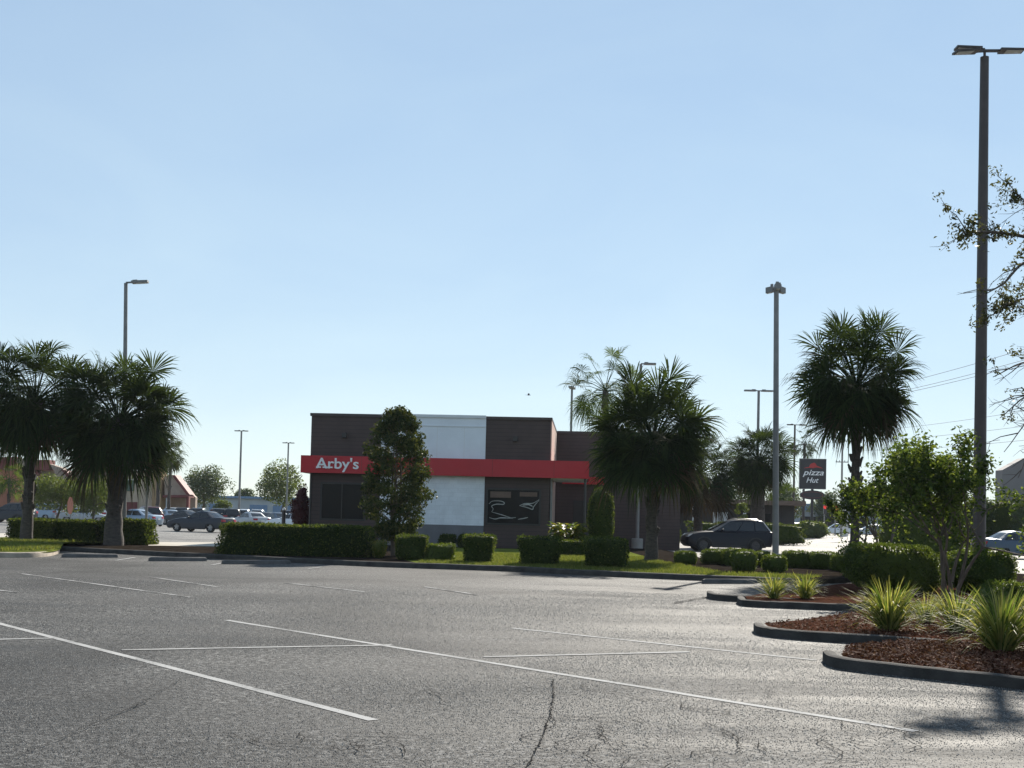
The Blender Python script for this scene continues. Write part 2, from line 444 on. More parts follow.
# ------------------------------------------------------------------ foliage helpers
def leaves_at(mb, P, Nrm, size, rng, aspect=0.5, jitter=0.9, fold=0.15):
    """one small pointed leaf (two triangles-wide kite) per point"""
    n = len(P)
    d = Nrm + rng.normal(0, jitter, (n, 3))
    d /= np.linalg.norm(d, axis=1)[:, None] + 1e-9
    a = rng.normal(0, 1, (n, 3))
    s = np.cross(d, a); s /= np.linalg.norm(s, axis=1)[:, None] + 1e-9
    t = np.cross(d, s)
    L = size * rng.uniform(0.65, 1.3, n)[:, None]
    W = L * aspect
    base = P - s * L * 0.5
    tip = P + s * L * 0.5
    l = P + t * W * 0.5 + d * L * fold
    r_ = P - t * W * 0.5 + d * L * fold
    vs = np.stack([base, r_, tip, l], 1).reshape(-1, 3)
    i = np.arange(n)[:, None] * 4
    # folded along the midrib
    mb.addnp(vs, np.concatenate([i + np.array([0, 1, 2]), i + np.array([0, 2, 3])], 0))
def rand_dirs(rng, n):
    d = rng.normal(0, 1, (n, 3)); return d / np.linalg.norm(d, axis=1)[:, None]

def shell(name, mat, parent, c, dims, k=6.0, n=3000, leaf=0.07, taper=1.0, seed=0, core=0.9, rough=0.05, dome=0.0, top_stray=0.0):
    """clipped shrub: leaves over a superellipsoid body with an inner twiggy mass"""
    rng = np.random.default_rng(seed)
    mb = MB()
    a, b_, h = dims[0] / 2, dims[1] / 2, dims[2] / 2
    areas = np.array([b_ * h, b_ * h, a * h, a * h, a * b_, a * b_]); areas = areas / areas.sum()
    f = rng.choice(6, n, p=areas)
    q = rng.uniform(-1, 1, (n, 3))
    ax = f // 2; sg = np.where(f % 2 == 0, -1.0, 1.0)
    q[np.arange(n), ax] = sg
    def warp(q):
        d = q / np.linalg.norm(q, axis=1)[:, None]
        r_ = (np.abs(d) ** k).sum(1) ** (-1.0 / k)
        p = d * r_[:, None]
        tp = taper + (1 - taper) * (p[:, 2] + 1) / 2
        o = p * np.array([a, b_, h])
        o[:, 0] *= tp; o[:, 1] *= tp
        lump = (np.sin(o[:, 0] * 3.1 + seed) * np.sin(o[:, 1] * 2.7 + seed * 2) + np.sin(o[:, 2] * 4.3 + o[:, 0] * 2.2 + seed)) * rough
        lump += rough * 0.8 * np.sin(o[:, 0] * 8.3 + seed * 3) * np.sin(o[:, 2] * 7.1 + o[:, 1] * 6.0 + seed)
        return o * (1 + lump / max(0.4, min(a, h)) * 0.6)[:, None], d
    o, d = warp(q)
    dep = rng.uniform(0.0, 1.0, n) ** 2
    P = o * (1 - dep * 0.13)[:, None] + rng.normal(0, leaf * 0.25, (n, 3))
    P[:, 2] = np.maximum(P[:, 2], -h + 0.015)
    if top_stray:
        up = (d[:, 2] > 0.6) & (rng.random(n) < 0.3)
        P[up, 2] += rng.uniform(0, top_stray, up.sum())
    leaves_at(mb, P, d, leaf, rng, .55, 1.3)
    if core:
        g = 9
        for ax_ in range(3):
            for s_ in (-1, 1):
                uu = np.linspace(-1, 1, g)
                U, V = np.meshgrid(uu, uu, indexing='ij')
                qq = np.zeros((g * g, 3)); qq[:, ax_] = s_
                qq[:, (ax_ + 1) % 3] = U.ravel(); qq[:, (ax_ + 2) % 3] = V.ravel() * s_
                oo, _ = warp(qq)
                oo *= core
                fs = []
                for i in range(g - 1):
                    for j in range(g - 1):
                        fs.append((i * g + j, (i + 1) * g + j, (i + 1) * g + j + 1, i * g + j + 1))
                mb.addnp(oo, np.array(fs))
    # a short woody stem down to the ground keeps it rooted
    mb.tube([(0, 0, -h - 0.05), (0, 0, -h * 0.5)], [0.05, 0.04], 6)
    o_ = mb.build(name, mat, parent)
    o_.location = (c[0], c[1], c[2] + h)
    return o_

def clump_crown(mb, centers, rads, per, leaf, rng, squash=0.8, aspect=0.5):
    for c, r_ in zip(centers, rads):
        n = int(per * (r_ ** 2) / (np.mean(rads) ** 2))
        d = rand_dirs(rng, n)
        rr = r_ * rng.uniform(0.25, 1.0, n) ** 0.5
        P = np.array(c) + d * rr[:, None] * np.array([1, 1, squash])
        leaves_at(mb, P, d + np.array([0, 0, 0.5]), leaf, rng, aspect)

def branchy(mb, p, d, L, r_, depth, rng, ends, spread=0.55, up=0.25, n=7, split=2):
    """recursive limbs; ends collects twig tips"""
    pts = [Vector(p)]; rads = [r_]
    q = Vector(p); dd = Vector(d).normalized()
    for i in range(4):
        dd = (dd + Vector(rng.normal(0, 0.10, 3)) + Vector((0, 0, up * 0.12))).normalized()
        q = q + dd * (L / 4)
        pts.append(q.copy()); rads.append(r_ * (1 - 0.42 * (i + 1) / 4))
        if depth <= 1: ends.append(q.copy())
    mb.tube(pts, rads, n, cap=False)
    if depth == 0:
        return
    for k in range(split + (1 if rng.random() < 0.4 else 0)):
        nd = (dd + Vector(rng.normal(0, spread, 3)) + Vector((0, 0, up * 0.5))).normalized()
        branchy(mb, q, nd, L * rng.uniform(0.6, 0.82), r_ * 0.55, depth - 1, rng, ends, spread, up, max(4, n - 1), split)

def tree(name, label, group, base, H, W, trunk_r, mat, seed, leaf=0.3, per=130, nclump=26, bark='bark', crown_lo=0.3, shape=1.0, stems=1, cat='tree', loose=0.9):
    rng = np.random.default_rng(seed)
    root = empty(name, base, label, cat, group)
    tb = MB(); ends = []
    for s_ in range(stems):
        an = rng.uniform(0, 6.28)
        off = Vector((math.cos(an), math.sin(an), 0)) * (0.12 if stems > 1 else 0)
        dr = Vector((math.cos(an) * 0.18, math.sin(an) * 0.18, 1)) if stems > 1 else Vector((0.03, 0, 1))
        branchy(tb, off - Vector((0, 0, 0.06)), dr, H * 0.42, trunk_r, 2, rng, ends, 0.5, 0.3)
    tb.build('trunk', MAT[bark], root, 50)
    cb = MB(); cs = []; rs = []
    zc = H * (1 + crown_lo) / 2; hz = H * (1 - crown_lo) / 2
    for i in range(nclump):
        d = rand_dirs(rng, 1)[0]
        q = d * rng.uniform(0.35, 1.0) ** 0.6
        t = (q[2] + 1) / 2
        wr = (1 - 0.55 * t * shape) if shape else 1
        r_ = W * 0.5 * rng.uniform(0.24, 0.40)
        cs.append((q[0] * (W / 2 - r_ * 0.7) * wr, q[1] * (W / 2 - r_ * 0.7) * wr, zc + q[2] * (hz - r_ * 0.6))); rs.append(r_)
    clump_crown(cb, cs, rs, per, leaf, rng, loose)
    cb.build('crown', MAT[mat], root)
    return root

def fan_crown(mb, dead, heart, Rr, nf, rng, blades=30, e_hi=85, e_lo=-48, droop=0.2, ddead=0.08, pet=0.52, sparse=1.0, tall=0.2):
    """costapalmate fans on long leaf stalks round one growing point"""
    golden = math.pi * (3 - math.sqrt(5))
    for i in range(nf):
        t = ((i + 0.5) / nf) ** 0.88
        el = math.asin(0.995 + (math.sin(R(e_lo)) - 0.995) * t) + rng.normal(0, 0.12)
        az = i * golden + rng.normal(0, 0.25)
        isdead = el < R(-22) and rng.random() < ddead * 4
        tgt = dead if isdead else mb
        d = Vector((math.cos(az) * math.cos(el), math.sin(az) * math.cos(el), math.sin(el)))
        Rl = Rr * (1 + tall * max(0, d.z)) * rng.uniform(0.82, 1.06)
        pt = min(0.72, pet * (1 + 0.20 * max(0, d.z)))
        lp = Rl * pt * rng.uniform(0.8, 1.15)
        p0 = Vector(heart) + Vector((0, 0, 0.1 - 0.35 * t))
        p1 = p0 + d * lp * 0.55
        d2 = (d + Vector((0, 0, -0.12 - 0.22 * (1 - abs(d.z))))).normalized()
        hub = p1 + d2 * lp * 0.5
        tgt.tube([p0, p1, hub], [0.026, 0.018, 0.012], 4, cap=False)
        ax = (d2 + Vector((0, 0, -0.18)) + Vector(rng.normal(0, 0.22, 3))).normalized()
        side = ax.cross(Vector((0, 0, 1)))
        if side.length < 0.15: side = Vector((math.cos(az + 1.57), math.sin(az + 1.57), 0))
        side.normalize()
        side = (side + Vector(rng.normal(0, 0.45, 3))).normalized()
        side = (side - ax * side.dot(ax)).normalized()
        nrm = side.cross(ax).normalized()
        Lf = Rl * (1 - pt) * 1.10 * rng.uniform(0.85, 1.15)
        dr = droop * (0.5 + 1.1 * t) * rng.uniform(0.6, 1.4)
        vs = []; fs = []
        for b in range(blades):
            th = R(-140 + 280 * b / (blades - 1)) + rng.normal(0, 0.045)
            fold = 0.34 * abs(math.sin(th)) + rng.normal(0, 0.05)
            back = 0.25 * max(0, math.cos(th))            # the midrib curls back
            bd = (ax * math.cos(th) + side * math.sin(th) + nrm * fold).normalized()
            L = Lf * (0.74 + 0.26 * math.cos(th * 0.6)) * rng.uniform(0.82, 1.08)
            wv = bd.cross(nrm).normalized()
            wm = L * 0.46 * math.tan(R(280 / (blades - 1) / 2)) * sparse
            g = Vector((0, 0, -1))
            m_ = hub + bd * L * 0.46 - nrm * back * L * .03
            m2 = hub + bd * L * 0.74 + g * dr * 0.22 * L - nrm * back * L * .14
            tip = hub + bd * L * 0.99 + g * dr * (0.7 + rng.uniform(-0.2, 0.7)) * L - nrm * back * L * .34
            n0 = len(vs)
            vs += [hub, m_ + wv * wm, m_ - wv * wm, m2 + wv * wm * 0.62, m2 - wv * wm * 0.62, tip]
            fs += [(n0, n0 + 1, n0 + 2), (n0 + 1, n0 + 3, n0 + 4, n0 + 2), (n0 + 3, n0 + 5, n0 + 4)]
        tgt.add(vs, fs)

def palm(name, label, group, base, H, Rr, tr, nf, seed, mat='palm_leaf', boots=1.0, ddead=0.05, lean=0.0, blades=38, e_lo=-48, droop=0.29, pet=0.54, cat='palm tree', sparse=0.85, tall=0.2):
    """H: height of the growing point above the ground"""
    rng = np.random.default_rng(seed)
    root = empty(name, base, label, cat, group)
    tb = MB()
    pts = []; rads = []
    n = 14
    for i in range(n + 1):
        t = i / n
        z = -0.08 + (H + 0.08) * t
        r_ = tr * (1.28 - 0.36 * min(1, t * 3.0)) * (1 + rng.normal(0, 0.035))
        if t > 0.75: r_ *= 1 + (t - 0.75) * 0.9 * boots
        pts.append((lean * t * t * H + rng.normal(0, 0.012), rng.normal(0, 0.012), z)); rads.append(r_)
    tb.tube(pts, rads, 14)
    nb = int(70 * boots * H / 4)
    for i in range(nb):                       # cut leaf bases up the upper trunk
        t = rng.uniform(0.45, 0.99) if rng.random() < 0.85 else rng.uniform(0.2, 0.5)
        az = rng.uniform(0, 6.283)
        z = H * t
        cx = lean * t * t * H
        o = Vector((math.cos(az), math.sin(az), 0))
        p = Vector((cx, 0, z)) + o * tr * 0.75
        q = p + (o * 0.5 + Vector((0, 0, 1))).normalized() * rng.uniform(0.16, 0.34)
        tb.tube([p, q], [0.075, 0.03], 4)
    tb.build('trunk', MAT['bark_palm'], root, 35)
    cb = MB(); db = MB()
    fan_crown(cb, db, (lean * H, 0, H), Rr, nf, rng, blades, 85, e_lo, droop, ddead, pet, sparse, tall)
    cb.build('crown', MAT[mat], root)
    if db.v: db.build('dead_fronds', MAT['palm_dry'], root)
    return root

def tuft(name, label, group, base, Rr, H, n, seed, mat='flax', cat='grass plant'):
    rng = np.random.default_rng(seed)
    mb = MB()
    for i in range(n):
        az = rng.uniform(0, 6.283)
        tilt = abs(rng.normal(0, 0.50)) + 0.05
        L = H * rng.uniform(0.7, 1.22)
        o = Vector((math.cos(az), math.sin(az), 0))
        p0 = o * rng.uniform(0, Rr * 0.30) * 0.8
        sd_ = Vector((-math.sin(az), math.cos(az), 0))
        tw = rng.normal(0, 0.5)
        sd_ = (sd_ * math.cos(tw) + o * math.sin(tw)).normalized()
        wd = H * 0.014 * rng.uniform(0.7, 1.3)
        vs = []; a = tilt; q = Vector(p0) + Vector((0, 0, -0.02)); bend = rng.uniform(0.06, 0.36)
        seg = 5
        for s_ in range(seg + 1):
            f = s_ / seg
            ww = wd * (0.75 + 0.5 * f - 1.2 * f ** 3)
            ww = max(ww, 0.001)
            vs += [q + sd_ * ww, q - sd_ * ww]
            q = q + (o * math.sin(a) + Vector((0, 0, math.cos(a)))) * (L / seg)
            a += bend * (0.6 + f * 1.4)
        fs = [(2 * s_, 2 * s_ + 1, 2 * s_ + 3, 2 * s_ + 2) for s_ in range(seg)]
        mb.add(vs, fs)
    o_ = mb.build(name, MAT[mat], None)
    o_.location = base
    return tag(o_, label, cat, group)

# ------------------------------------------------------------------ ground
def sheet(name, poly, z, mat):
    me = bpy.data.meshes.new(name)
    me.from_pydata([(p[0], p[1], z) for p in poly], [], [tuple(range(len(poly)))])
    me.update()
    if me.polygons[0].normal.z < 0: me.flip_normals()
    me.materials.append(mat)
    o = bpy.data.objects.new(name, me); COL.objects.link(o)
    return tag(o, kind='structure')
def raised(name, poly, z0, z1, mat):
    a = sum(poly[i][0] * poly[(i + 1) % len(poly)][1] - poly[(i + 1) % len(poly)][0] * poly[i][1] for i in range(len(poly)))
    if a < 0: poly = poly[::-1]
    mb = MB(); mb.prism(poly, z0, z1)
    return tag(mb.build(name, mat), kind='structure')
def smooth_line(pts, n=6):
    """Catmull-Rom through plan points"""
    P = [Vector((p[0], p[1])) for p in pts]
    P = [P[0] * 2 - P[1]] + P + [P[-1] * 2 - P[-2]]
    out = []
    for i in range(1, len(P) - 2):
        for k in range(n):
            t = k / n
            a, b, c, d = P[i - 1], P[i], P[i + 1], P[i + 2]
            out.append(0.5 * ((2 * b) + (c - a) * t + (2 * a - 5 * b + 4 * c - d) * t * t + (3 * b - a - 3 * c + d) * t ** 3))
    out.append(P[-2])
    return out
def kerb(path, mat, h=0.14, wd=0.15, name='kerb', seed=0, closed=False):
    """rounded concrete kerb swept along a plan polyline; the road lies on its left"""
    rng = np.random.default_rng(seed)
    prof = [(-0.012, -0.03), (0.0, h * 0.55), (0.018, h * 0.88), (0.05, h), (wd - 0.03, h + 0.002), (wd, h - 0.012), (wd, -0.03)]
    P = [Vector((p[0], p[1])) for p in path]
    vs = []; m = len(prof)
    for i, p in enumerate(P):
        d = (P[min(i + 1, len(P) - 1)] - P[max(i - 1, 0)]).normalized()
        nr = Vector((d.y, -d.x))
        jz = rng.normal(0, 0.003)
        for (x, z) in prof:
            vs.append((p.x + nr.x * x, p.y + nr.y * x, z + (jz if z > 0 else 0)))
    fs = []
    for i in range(len(P) - 1):
        for k in range(m - 1):
            fs.append((i * m + k, i * m + k + 1, (i + 1) * m + k + 1, (i + 1) * m + k))
    fs.append(tuple(range(m))[::-1]); fs.append(tuple((len(P) - 1) * m + k for k in range(m)))
    mb = MB(); mb.add(vs, fs)
    o = mb.build(name, mat, None, 40)
    bm_ = bmesh.new(); bm_.from_mesh(o.data); bmesh.ops.recalc_face_normals(bm_, faces=bm_.faces); bm_.to_mesh(o.data); bm_.free()
    return tag(o, kind='structure')

sheet('ground', [(-3000, -400), (3000, -400), (3000, 6000), (-3000, 6000)], -0.06, MAT['ground'])
sheet('parking_lot', [(-70, -30), (40, -30), (40, 44), (-70, 44)], -0.004, MAT['asphalt'])
sheet('restaurant_lot', [(-110, 50.6), (-9.6, 50.6), (-9.6, 140), (-110, 140)], 0.0, MAT['asphalt_old'])
sheet('street', [(8.2, 47.0), (15.0, 40.0), (16.5, 24), (40.2, 24), (140, 30), (140, 260), (8.2, 260)], 0.004, MAT['concrete_road'])

# main kerb along the far side of the lot
KM = [at(-60, 549), at(20, 550), at(60, 551), at(150, 555.5), at(240, 560), at(372, 566.5), at(500, 571), at(580, 575), at(640, 578), at(700, 580.5), at(760, 583), at(800, 585)]
km = smooth_line([(p.x, p.y) for p in KM])
kerb(km[::-1], MAT['kerb'], 0.15, 0.16, seed=1)
back = [(17.0, 40.0), (14.5, 42.5), (8.6, 46.6), (7.4, 50), (7.4, 63), (-9.4, 63), (-9.4, 49.6), (-30, 49.8), (-60, 50)]
strip_poly = [(p.x, p.y + 0.13) for p in km] + [(9.5, 34.2), (17.0, 30.0)] + back
raised('planting_strip', strip_poly, -0.03, 0.125, MAT['soil'])
# lawn lying on the strip
lawn_poly = [(p.x, p.y + 0.30) for p in km if -3.2 < p.x < 7.6] + [(7.2, 34.8), (6.0, 35.6), (5.3, 44.5), (5.3, 56.3), (1.8, 56.3), (-4.0, 56.0), (-3.6, 40.5)]
sheet('lawn', lawn_poly, 0.130, MAT['lawn'])
sheet('lawn', [at(-60, 546), at(-60, 538), at(0, 538), at(45, 541), at(60, 547), at(30, 549)], 0.131, MAT['lawn'])
sheet('sidewalk', [at(148, 549), at(225, 550), at(230, 545.5), at(150, 545)], 0.134, MAT['walk'])
sheet('sidewalk', [at(-80, 545), at(9, 540), at(9, 536), at(-80, 536)], 0.004 + 0.134, MAT['walk'])
# grassy end of the island that bulges into the lot, with a pale kerb round it
bulb = [at(-40, 557.5), at(20, 557.5), at(46, 556.5), at(58, 553.5), at(59, 550), at(52, 547.5)]
bulb_s = smooth_line([(p.x, p.y) for p in bulb])
kerb(bulb_s[::-1], MAT['kerb_pale'], 0.15, 0.17, seed=2)
def mound(name, poly, z0, h, mat):
    """lawn swelling up towards its middle"""
    c = Vector((sum(p[0] for p in poly) / len(poly), sum(p[1] for p in poly) / len(poly)))
    vs = []; n = len(poly); rings = 6
    for k in range(rings):
        t = k / rings
        for p in poly:
            q = Vector((p[0], p[1])).lerp(c, t)
            vs.append((q.x, q.y, z0 + h * (1 - (1 - t) ** 2)))
    vs.append((c.x, c.y, z0 + h))
    fs = []
    for k in range(rings - 1):
        for i in range(n):
            j = (i + 1) % n
            fs.append((k * n + i, k * n + j, (k + 1) * n + j, (k + 1) * n + i))
    for i in range(n): fs.append(((rings - 1) * n + i, (rings - 1) * n + (i + 1) % n, len(vs) - 1))
    mb = MB(); mb.add(vs, fs)
    o = mb.build(name, mat, None, 60)
    bm_ = bmesh.new(); bm_.from_mesh(o.data); bmesh.ops.recalc_face_normals(bm_, faces=bm_.faces); bm_.to_mesh(o.data); bm_.free()
    if o.data.polygons[0].normal.z < 0: o.data.flip_normals()
    return tag(o, kind='structure')
bulb_poly = [(p.x, p.y + 0.15) for p in bulb_s] + [(-15.3, 47.5), (-30, 47.5)]
mound('lawn', bulb_poly, 0.13, 0.16, MAT['lawn'])

# stepped planting bed at the right with its four kerb noses
def bed(front, backp, seed, mat='mulch'):
    pts = smooth_line(front, 5)
    kerb([(p[0], p[1]) for p in pts][::-1], MAT['kerb'], 0.12, 0.15, seed=seed)
K1 = [(p.x, p.y) for p in (at(1160, 706), at(1024, 688), at(925, 677), at(860, 669.5), at(842, 666), at(836, 661))]
K2 = [(p.x, p.y) for p in (at(975, 651), at(900, 645), at(820, 640), at(783, 637), at(768, 634.5), at(764, 631))]
K3 = [(p.x, p.y) for p in (at(900, 613), at(850, 610.5), at(790, 608), at(755, 606.5), at(747, 605), at(745, 602.5))]
K4 = [(p.x, p.y) for p in (at(800, 605), at(765, 602.5), at(728, 600.5), at(717, 599), at(714, 597))]
for i, k_ in enumerate((K1, K2, K3, K4)): bed(k_, None, 10 + i)
def P2(u, v): p = at(u, v); return (p.x, p.y)
sheet('mulch_bed', K1[:5] + [P2(846, 656), P2(905, 649), P2(985, 652)] + [P2(1200, 640), P2(1300, 700)], 0.108, MAT['mulch'])
sheet('mulch_bed', K2[1:6] + [P2(800, 627.5), P2(858, 618), P2(880, 606), P2(1090, 596), P2(1190, 641), P2(985, 652.5), P2(975, 651)], 0.112, MAT['mulch'])
sheet('mulch_bed', K3[1:6] + [P2(770, 598), P2(845, 588), P2(1000, 584), P2(1080, 596), P2(879, 606.5)], 0.116, MAT['mulch'])

# ------------------------------------------------------------------ painted markings, cracks
def strip_between(mb, pts, wd, z=0.004):
    P = [Vector((p[0], p[1])) for p in pts]
    vs = []
    for i, p in enumerate(P):
        d = (P[min(i + 1, len(P) - 1)] - P[max(i - 1, 0)]).normalized()
        nr = Vector((-d.y, d.x)) * wd / 2
        vs += [(p.x + nr.x, p.y + nr.y, z), (p.x - nr.x, p.y - nr.y, z)]
    mb.add(vs, [(2 * i, 2 * i + 1, 2 * i + 3, 2 * i + 2) for i in range(len(P) - 1)])
pm = MB(); pf = MB()
LINES = [((-60, 608), (374, 720), 0), ((226, 620), (915, 731), 0), ((512, 628), (815, 660), 0),
         ((-30, 640), (58, 638), 1), ((122, 650), (392, 645), 0), ((484, 657), (690, 652), 0),
         ((20, 573.5), (192, 597.5), 1), ((150, 577), (218, 587), 1), ((-10, 589.5), (18, 592.5), 1), ((285, 583), (365, 592), 1), ((425, 587), (478, 595), 1),
         ((116, 560.5), (135, 557.5), 0), ((212, 565), (227, 562.5), 0), ((308, 569), (322, 567), 1)]
for i, (a, b, fd) in enumerate(LINES):
    A, B = at(*a), at(*b)
    rng = np.random.default_rng(i)
    pts = [A.lerp(B, t) + Vector((rng.normal(0, .004), rng.normal(0, .004), 0)) for t in np.linspace(0, 1, 16)]
    strip_between(pf if fd else pm, [(p.x, p.y) for p in pts], 0.095, 0.0006 * i)
tag(pm.build('parking_markings', MAT['paint']), kind='structure')
tag(pf.build('faded_markings', MAT['paint_faded']), kind='structure')
cm = MB()
def crack(a, b, wd, seed, amp=0.05, n=40):
    rng = np.random.default_rng(seed)
    A, B = at(*a), at(*b)
    d = (B - A); nrm = Vector((-d.y, d.x, 0)).normalized()
    off = np.cumsum(np.cumsum(rng.normal(0, amp * 0.06, n + 1))); off -= np.linspace(off[0], off[-1], n + 1); off *= amp * 1.4 / max(1e-6, abs(off).max()); off += rng.normal(0, amp * 0.10, n + 1)
    pts = [A + d * (i / n) + nrm * off[i] for i in range(n + 1)]
    vs = []
    for i, p in enumerate(pts):
        ww = wd * rng.uniform(0.35, 1.3) * (0.2 if i in (0, n) else 1)
        vs += [(p.x + nrm.x * ww / 2, p.y + nrm.y * ww / 2, 0.012 + seed * 0.0005), (p.x - nrm.x * ww / 2, p.y - nrm.y * ww / 2, 0.012 + seed * 0.0005)]
    cm.add(vs, [(2 * i, 2 * i + 1, 2 * i + 3, 2 * i + 2) for i in range(n)])
crack((553, 680), (512, 790), 0.013, 1, 0.06, 90)
crack((580, 684), (735, 715), 0.016, 2, 0.12)
crack((594, 722), (628, 745), 0.012, 3, 0.08, 30)
crack((625, 735), (600, 728), 0.012, 4, 0.08, 20)
crack((705, 722), (735, 752), 0.012, 5, 0.08, 30)
crack((590, 752), (612, 768), 0.012, 6, 0.06, 20)
crack((182, 680), (20, 757), 0.006, 7, 0.05, 40)
crack((0, 612), (160, 611), 0.03, 8, 0.15)
crack((672, 604), (720, 594), 0.05, 9, 0.05, 20)
crack((812, 740), (838, 760), 0.010, 10, 0.06, 20)
crack((842, 722), (860, 735), 0.010, 11, 0.05, 20)
crack((345, 742), (375, 756), 0.010, 12, 0.05, 20)
def crack_web(u, v, seed, n=4, L=1.0):
    """hairline cracks wandering and forking from one spot"""
    rng = np.random.default_rng(seed); o = at(u, v); k = 0
    todo = [(o, rng.uniform(0, 6.283), L, .009)]
    while todo and k < n:
        p, a, l, wd = todo.pop(0); k += 1
        pts = [p]; steps = int(l / .05)
        for i in range(steps):
            a += rng.normal(0, .34); p = p + Vector((math.cos(a), math.sin(a), 0)) * .05; pts.append(p)
            if rng.random() < .10: todo.append((p, a + rng.choice([-1, 1]) * rng.uniform(.7, 1.4), l * .6, wd * .8))
        vs = []
        for i, q in enumerate(pts):
            d = (pts[min(i + 1, len(pts) - 1)] - pts[max(i - 1, 0)]).normalized(); ww = wd * rng.uniform(.4, 1.5) * (.3 if i in (0, len(pts) - 1) else 1)
            z = .013 + (seed % 7) * .0007 + k * .0001
            vs += [(q.x - d.y * ww / 2, q.y + d.x * ww / 2, z), (q.x + d.y * ww / 2, q.y - d.x * ww / 2, z)]
        cm.add(vs, [(2 * i, 2 * i + 1, 2 * i + 3, 2 * i + 2) for i in range(len(pts) - 1)])
for i, (u, v) in enumerate([(600, 735), (612, 748), (640, 728), (708, 730), (722, 750), (705, 716), (830, 740), (850, 755), (862, 722), (350, 748), (590, 762), (660, 760), (750, 765), (455, 735), (905, 752), (790, 728), (540, 720), (250, 740), (130, 700), (430, 690), (690, 690), (930, 765), (545, 745)]):
    crack_web(u, v, 200 + i, 6, .9)
tag(cm.build('asphalt_cracks', MAT['tar']), kind='structure')

# wheel stops
def parking_block(u0, u1, v, label, Y=None):
    A, B = at(u0, v), at(u1, v)
    d = (B - A); L = 1.85
    root = None
    mb = MB()
    prof = [(-0.085, 0), (-0.06, 0.095), (-0.03, 0.12), (0.03, 0.12), (0.06, 0.095), (0.085, 0)]
    n = len(prof); vs = []; xs = [-d.length / 2, -d.length / 2 + 0.05, d.length / 2 - 0.05, d.length / 2]
    for i, x in enumerate(xs):
        k = 0.8 if i in (0, 3) else 1
        for (y, z) in prof: vs.append((x, y * k, z * k - 0.003))
    fs = []
    for i in range(3):
        for k in range(n): fs.append((i * n + k, i * n + (k + 1) % n, (i + 1) * n + (k + 1) % n, (i + 1) * n + k))
    fs += [tuple(range(n))[::-1], tuple(range(3 * n, 4 * n))]
    mb.add(vs, fs)
    o = mb.build('parking_block', MAT['block'], None, 30)
    c = (A + B) / 2
    o.location = (c.x, c.y, 0); o.rotation_euler = (0, 0, math.atan2(d.y, d.x))
    return tag(o, label, 'wheel stop', 'concrete wheel stops along the far kerb')
parking_block(62, 117, 557.5, 'concrete wheel stop at the end beside the grassy island, below the palm trunk')
parking_block(149, 206, 561, 'concrete wheel stop in front of the gap between the two hedges')
parking_block(222, 290, 564, 'concrete wheel stop in front of the long boxy hedge')
parking_block(703, 756, 583.5, 'lone concrete wheel stop at the kerb in front of the dark suv')

# grass blades on the sunlit lawns, loose chips on the mulch
def in_poly(x, y, poly):
    c = np.zeros(len(x), bool); n = len(poly); j = n - 1
    for i in range(n):
        xi, yi = poly[i][0], poly[i][1]; xj, yj = poly[j][0], poly[j][1]
        m = ((yi > y) != (yj > y)) & (x < (xj - xi) * (y - yi) / (yj - yi + 1e-12) + xi)
        c ^= m; j = i
    return c
def grass(poly, dens, h, seed, z, name='grass', mat='grass', zfun=None):
    rng = np.random.default_rng(seed)
    xs = [p[0] for p in poly]; ys = [p[1] for p in poly]
    n = int(dens * (max(xs) - min(xs)) * (max(ys) - min(ys)))
    x = rng.uniform(min(xs), max(xs), n); y = rng.uniform(min(ys), max(ys), n)
    k = in_poly(x, y, poly); x, y = x[k], y[k]; n = len(x)
    az = rng.uniform(0, 6.283, n); hh = h * rng.uniform(0.5, 1.4, n); le = rng.uniform(0.1, 0.8, n) * hh
    la = rng.uniform(0, 6.283, n); wd = h * 0.18
    b0 = np.stack([x + np.cos(az) * wd, y + np.sin(az) * wd, np.full(n, z)], 1)
    b1 = np.stack([x - np.cos(az) * wd, y - np.sin(az) * wd, np.full(n, z)], 1)
    t = np.stack([x + np.cos(la) * le, y + np.sin(la) * le, z + hh], 1)
    mb = MB(); mb.addnp(np.stack([b0, b1, t], 1).reshape(-1, 3), np.arange(n * 3).reshape(-1, 3))
    return tag(mb.build(name, MAT[mat]), kind='stuff')
LW = [(p[0], p[1]) for p in lawn_poly]
grass([(p.x, p.y + 0.28) for p in km if -3.2 < p.x < 9] + [(8.6, 34.4), (6.0, 35.3), (5.2, 44.5), (5.2, 48), (-3.0, 48)], 330, 0.075, 3, 0.125)
grass([(p[0], p[1] + 0.1) for p in bulb_poly], 260, 0.10, 4, 0.20)
def chips(poly, n, seed, z):
    rng = np.random.default_rng(seed)
    xs = [p[0] for p in poly]; ys = [p[1] for p in poly]
    x = rng.uniform(min(xs), max(xs), n); y = rng.uniform(min(ys), max(ys), n)
    k = in_poly(x, y, poly); x, y = x[k], y[k]
    P = np.stack([x, y, z + rng.uniform(0, 0.03, len(x))], 1)
    mb = MB(); leaves_at(mb, P, np.tile(np.array([0, 0, 1.0]), (len(x), 1)), 0.06, rng, 0.4, 0.55, 0.02)
    return tag(mb.build('mulch_chips', MAT['chips']), kind='stuff')
chips(K1[:5] + [P2(846, 656), P2(905, 649), P2(985, 652), P2(1080, 648), P2(1160, 700)], 26000, 5, 0.110)
chips(K2[1:6] + [P2(800, 627.5), P2(858, 618), P2(880, 606), P2(1060, 606), P2(1100, 645), P2(985, 652.5)], 16000, 6, 0.114)

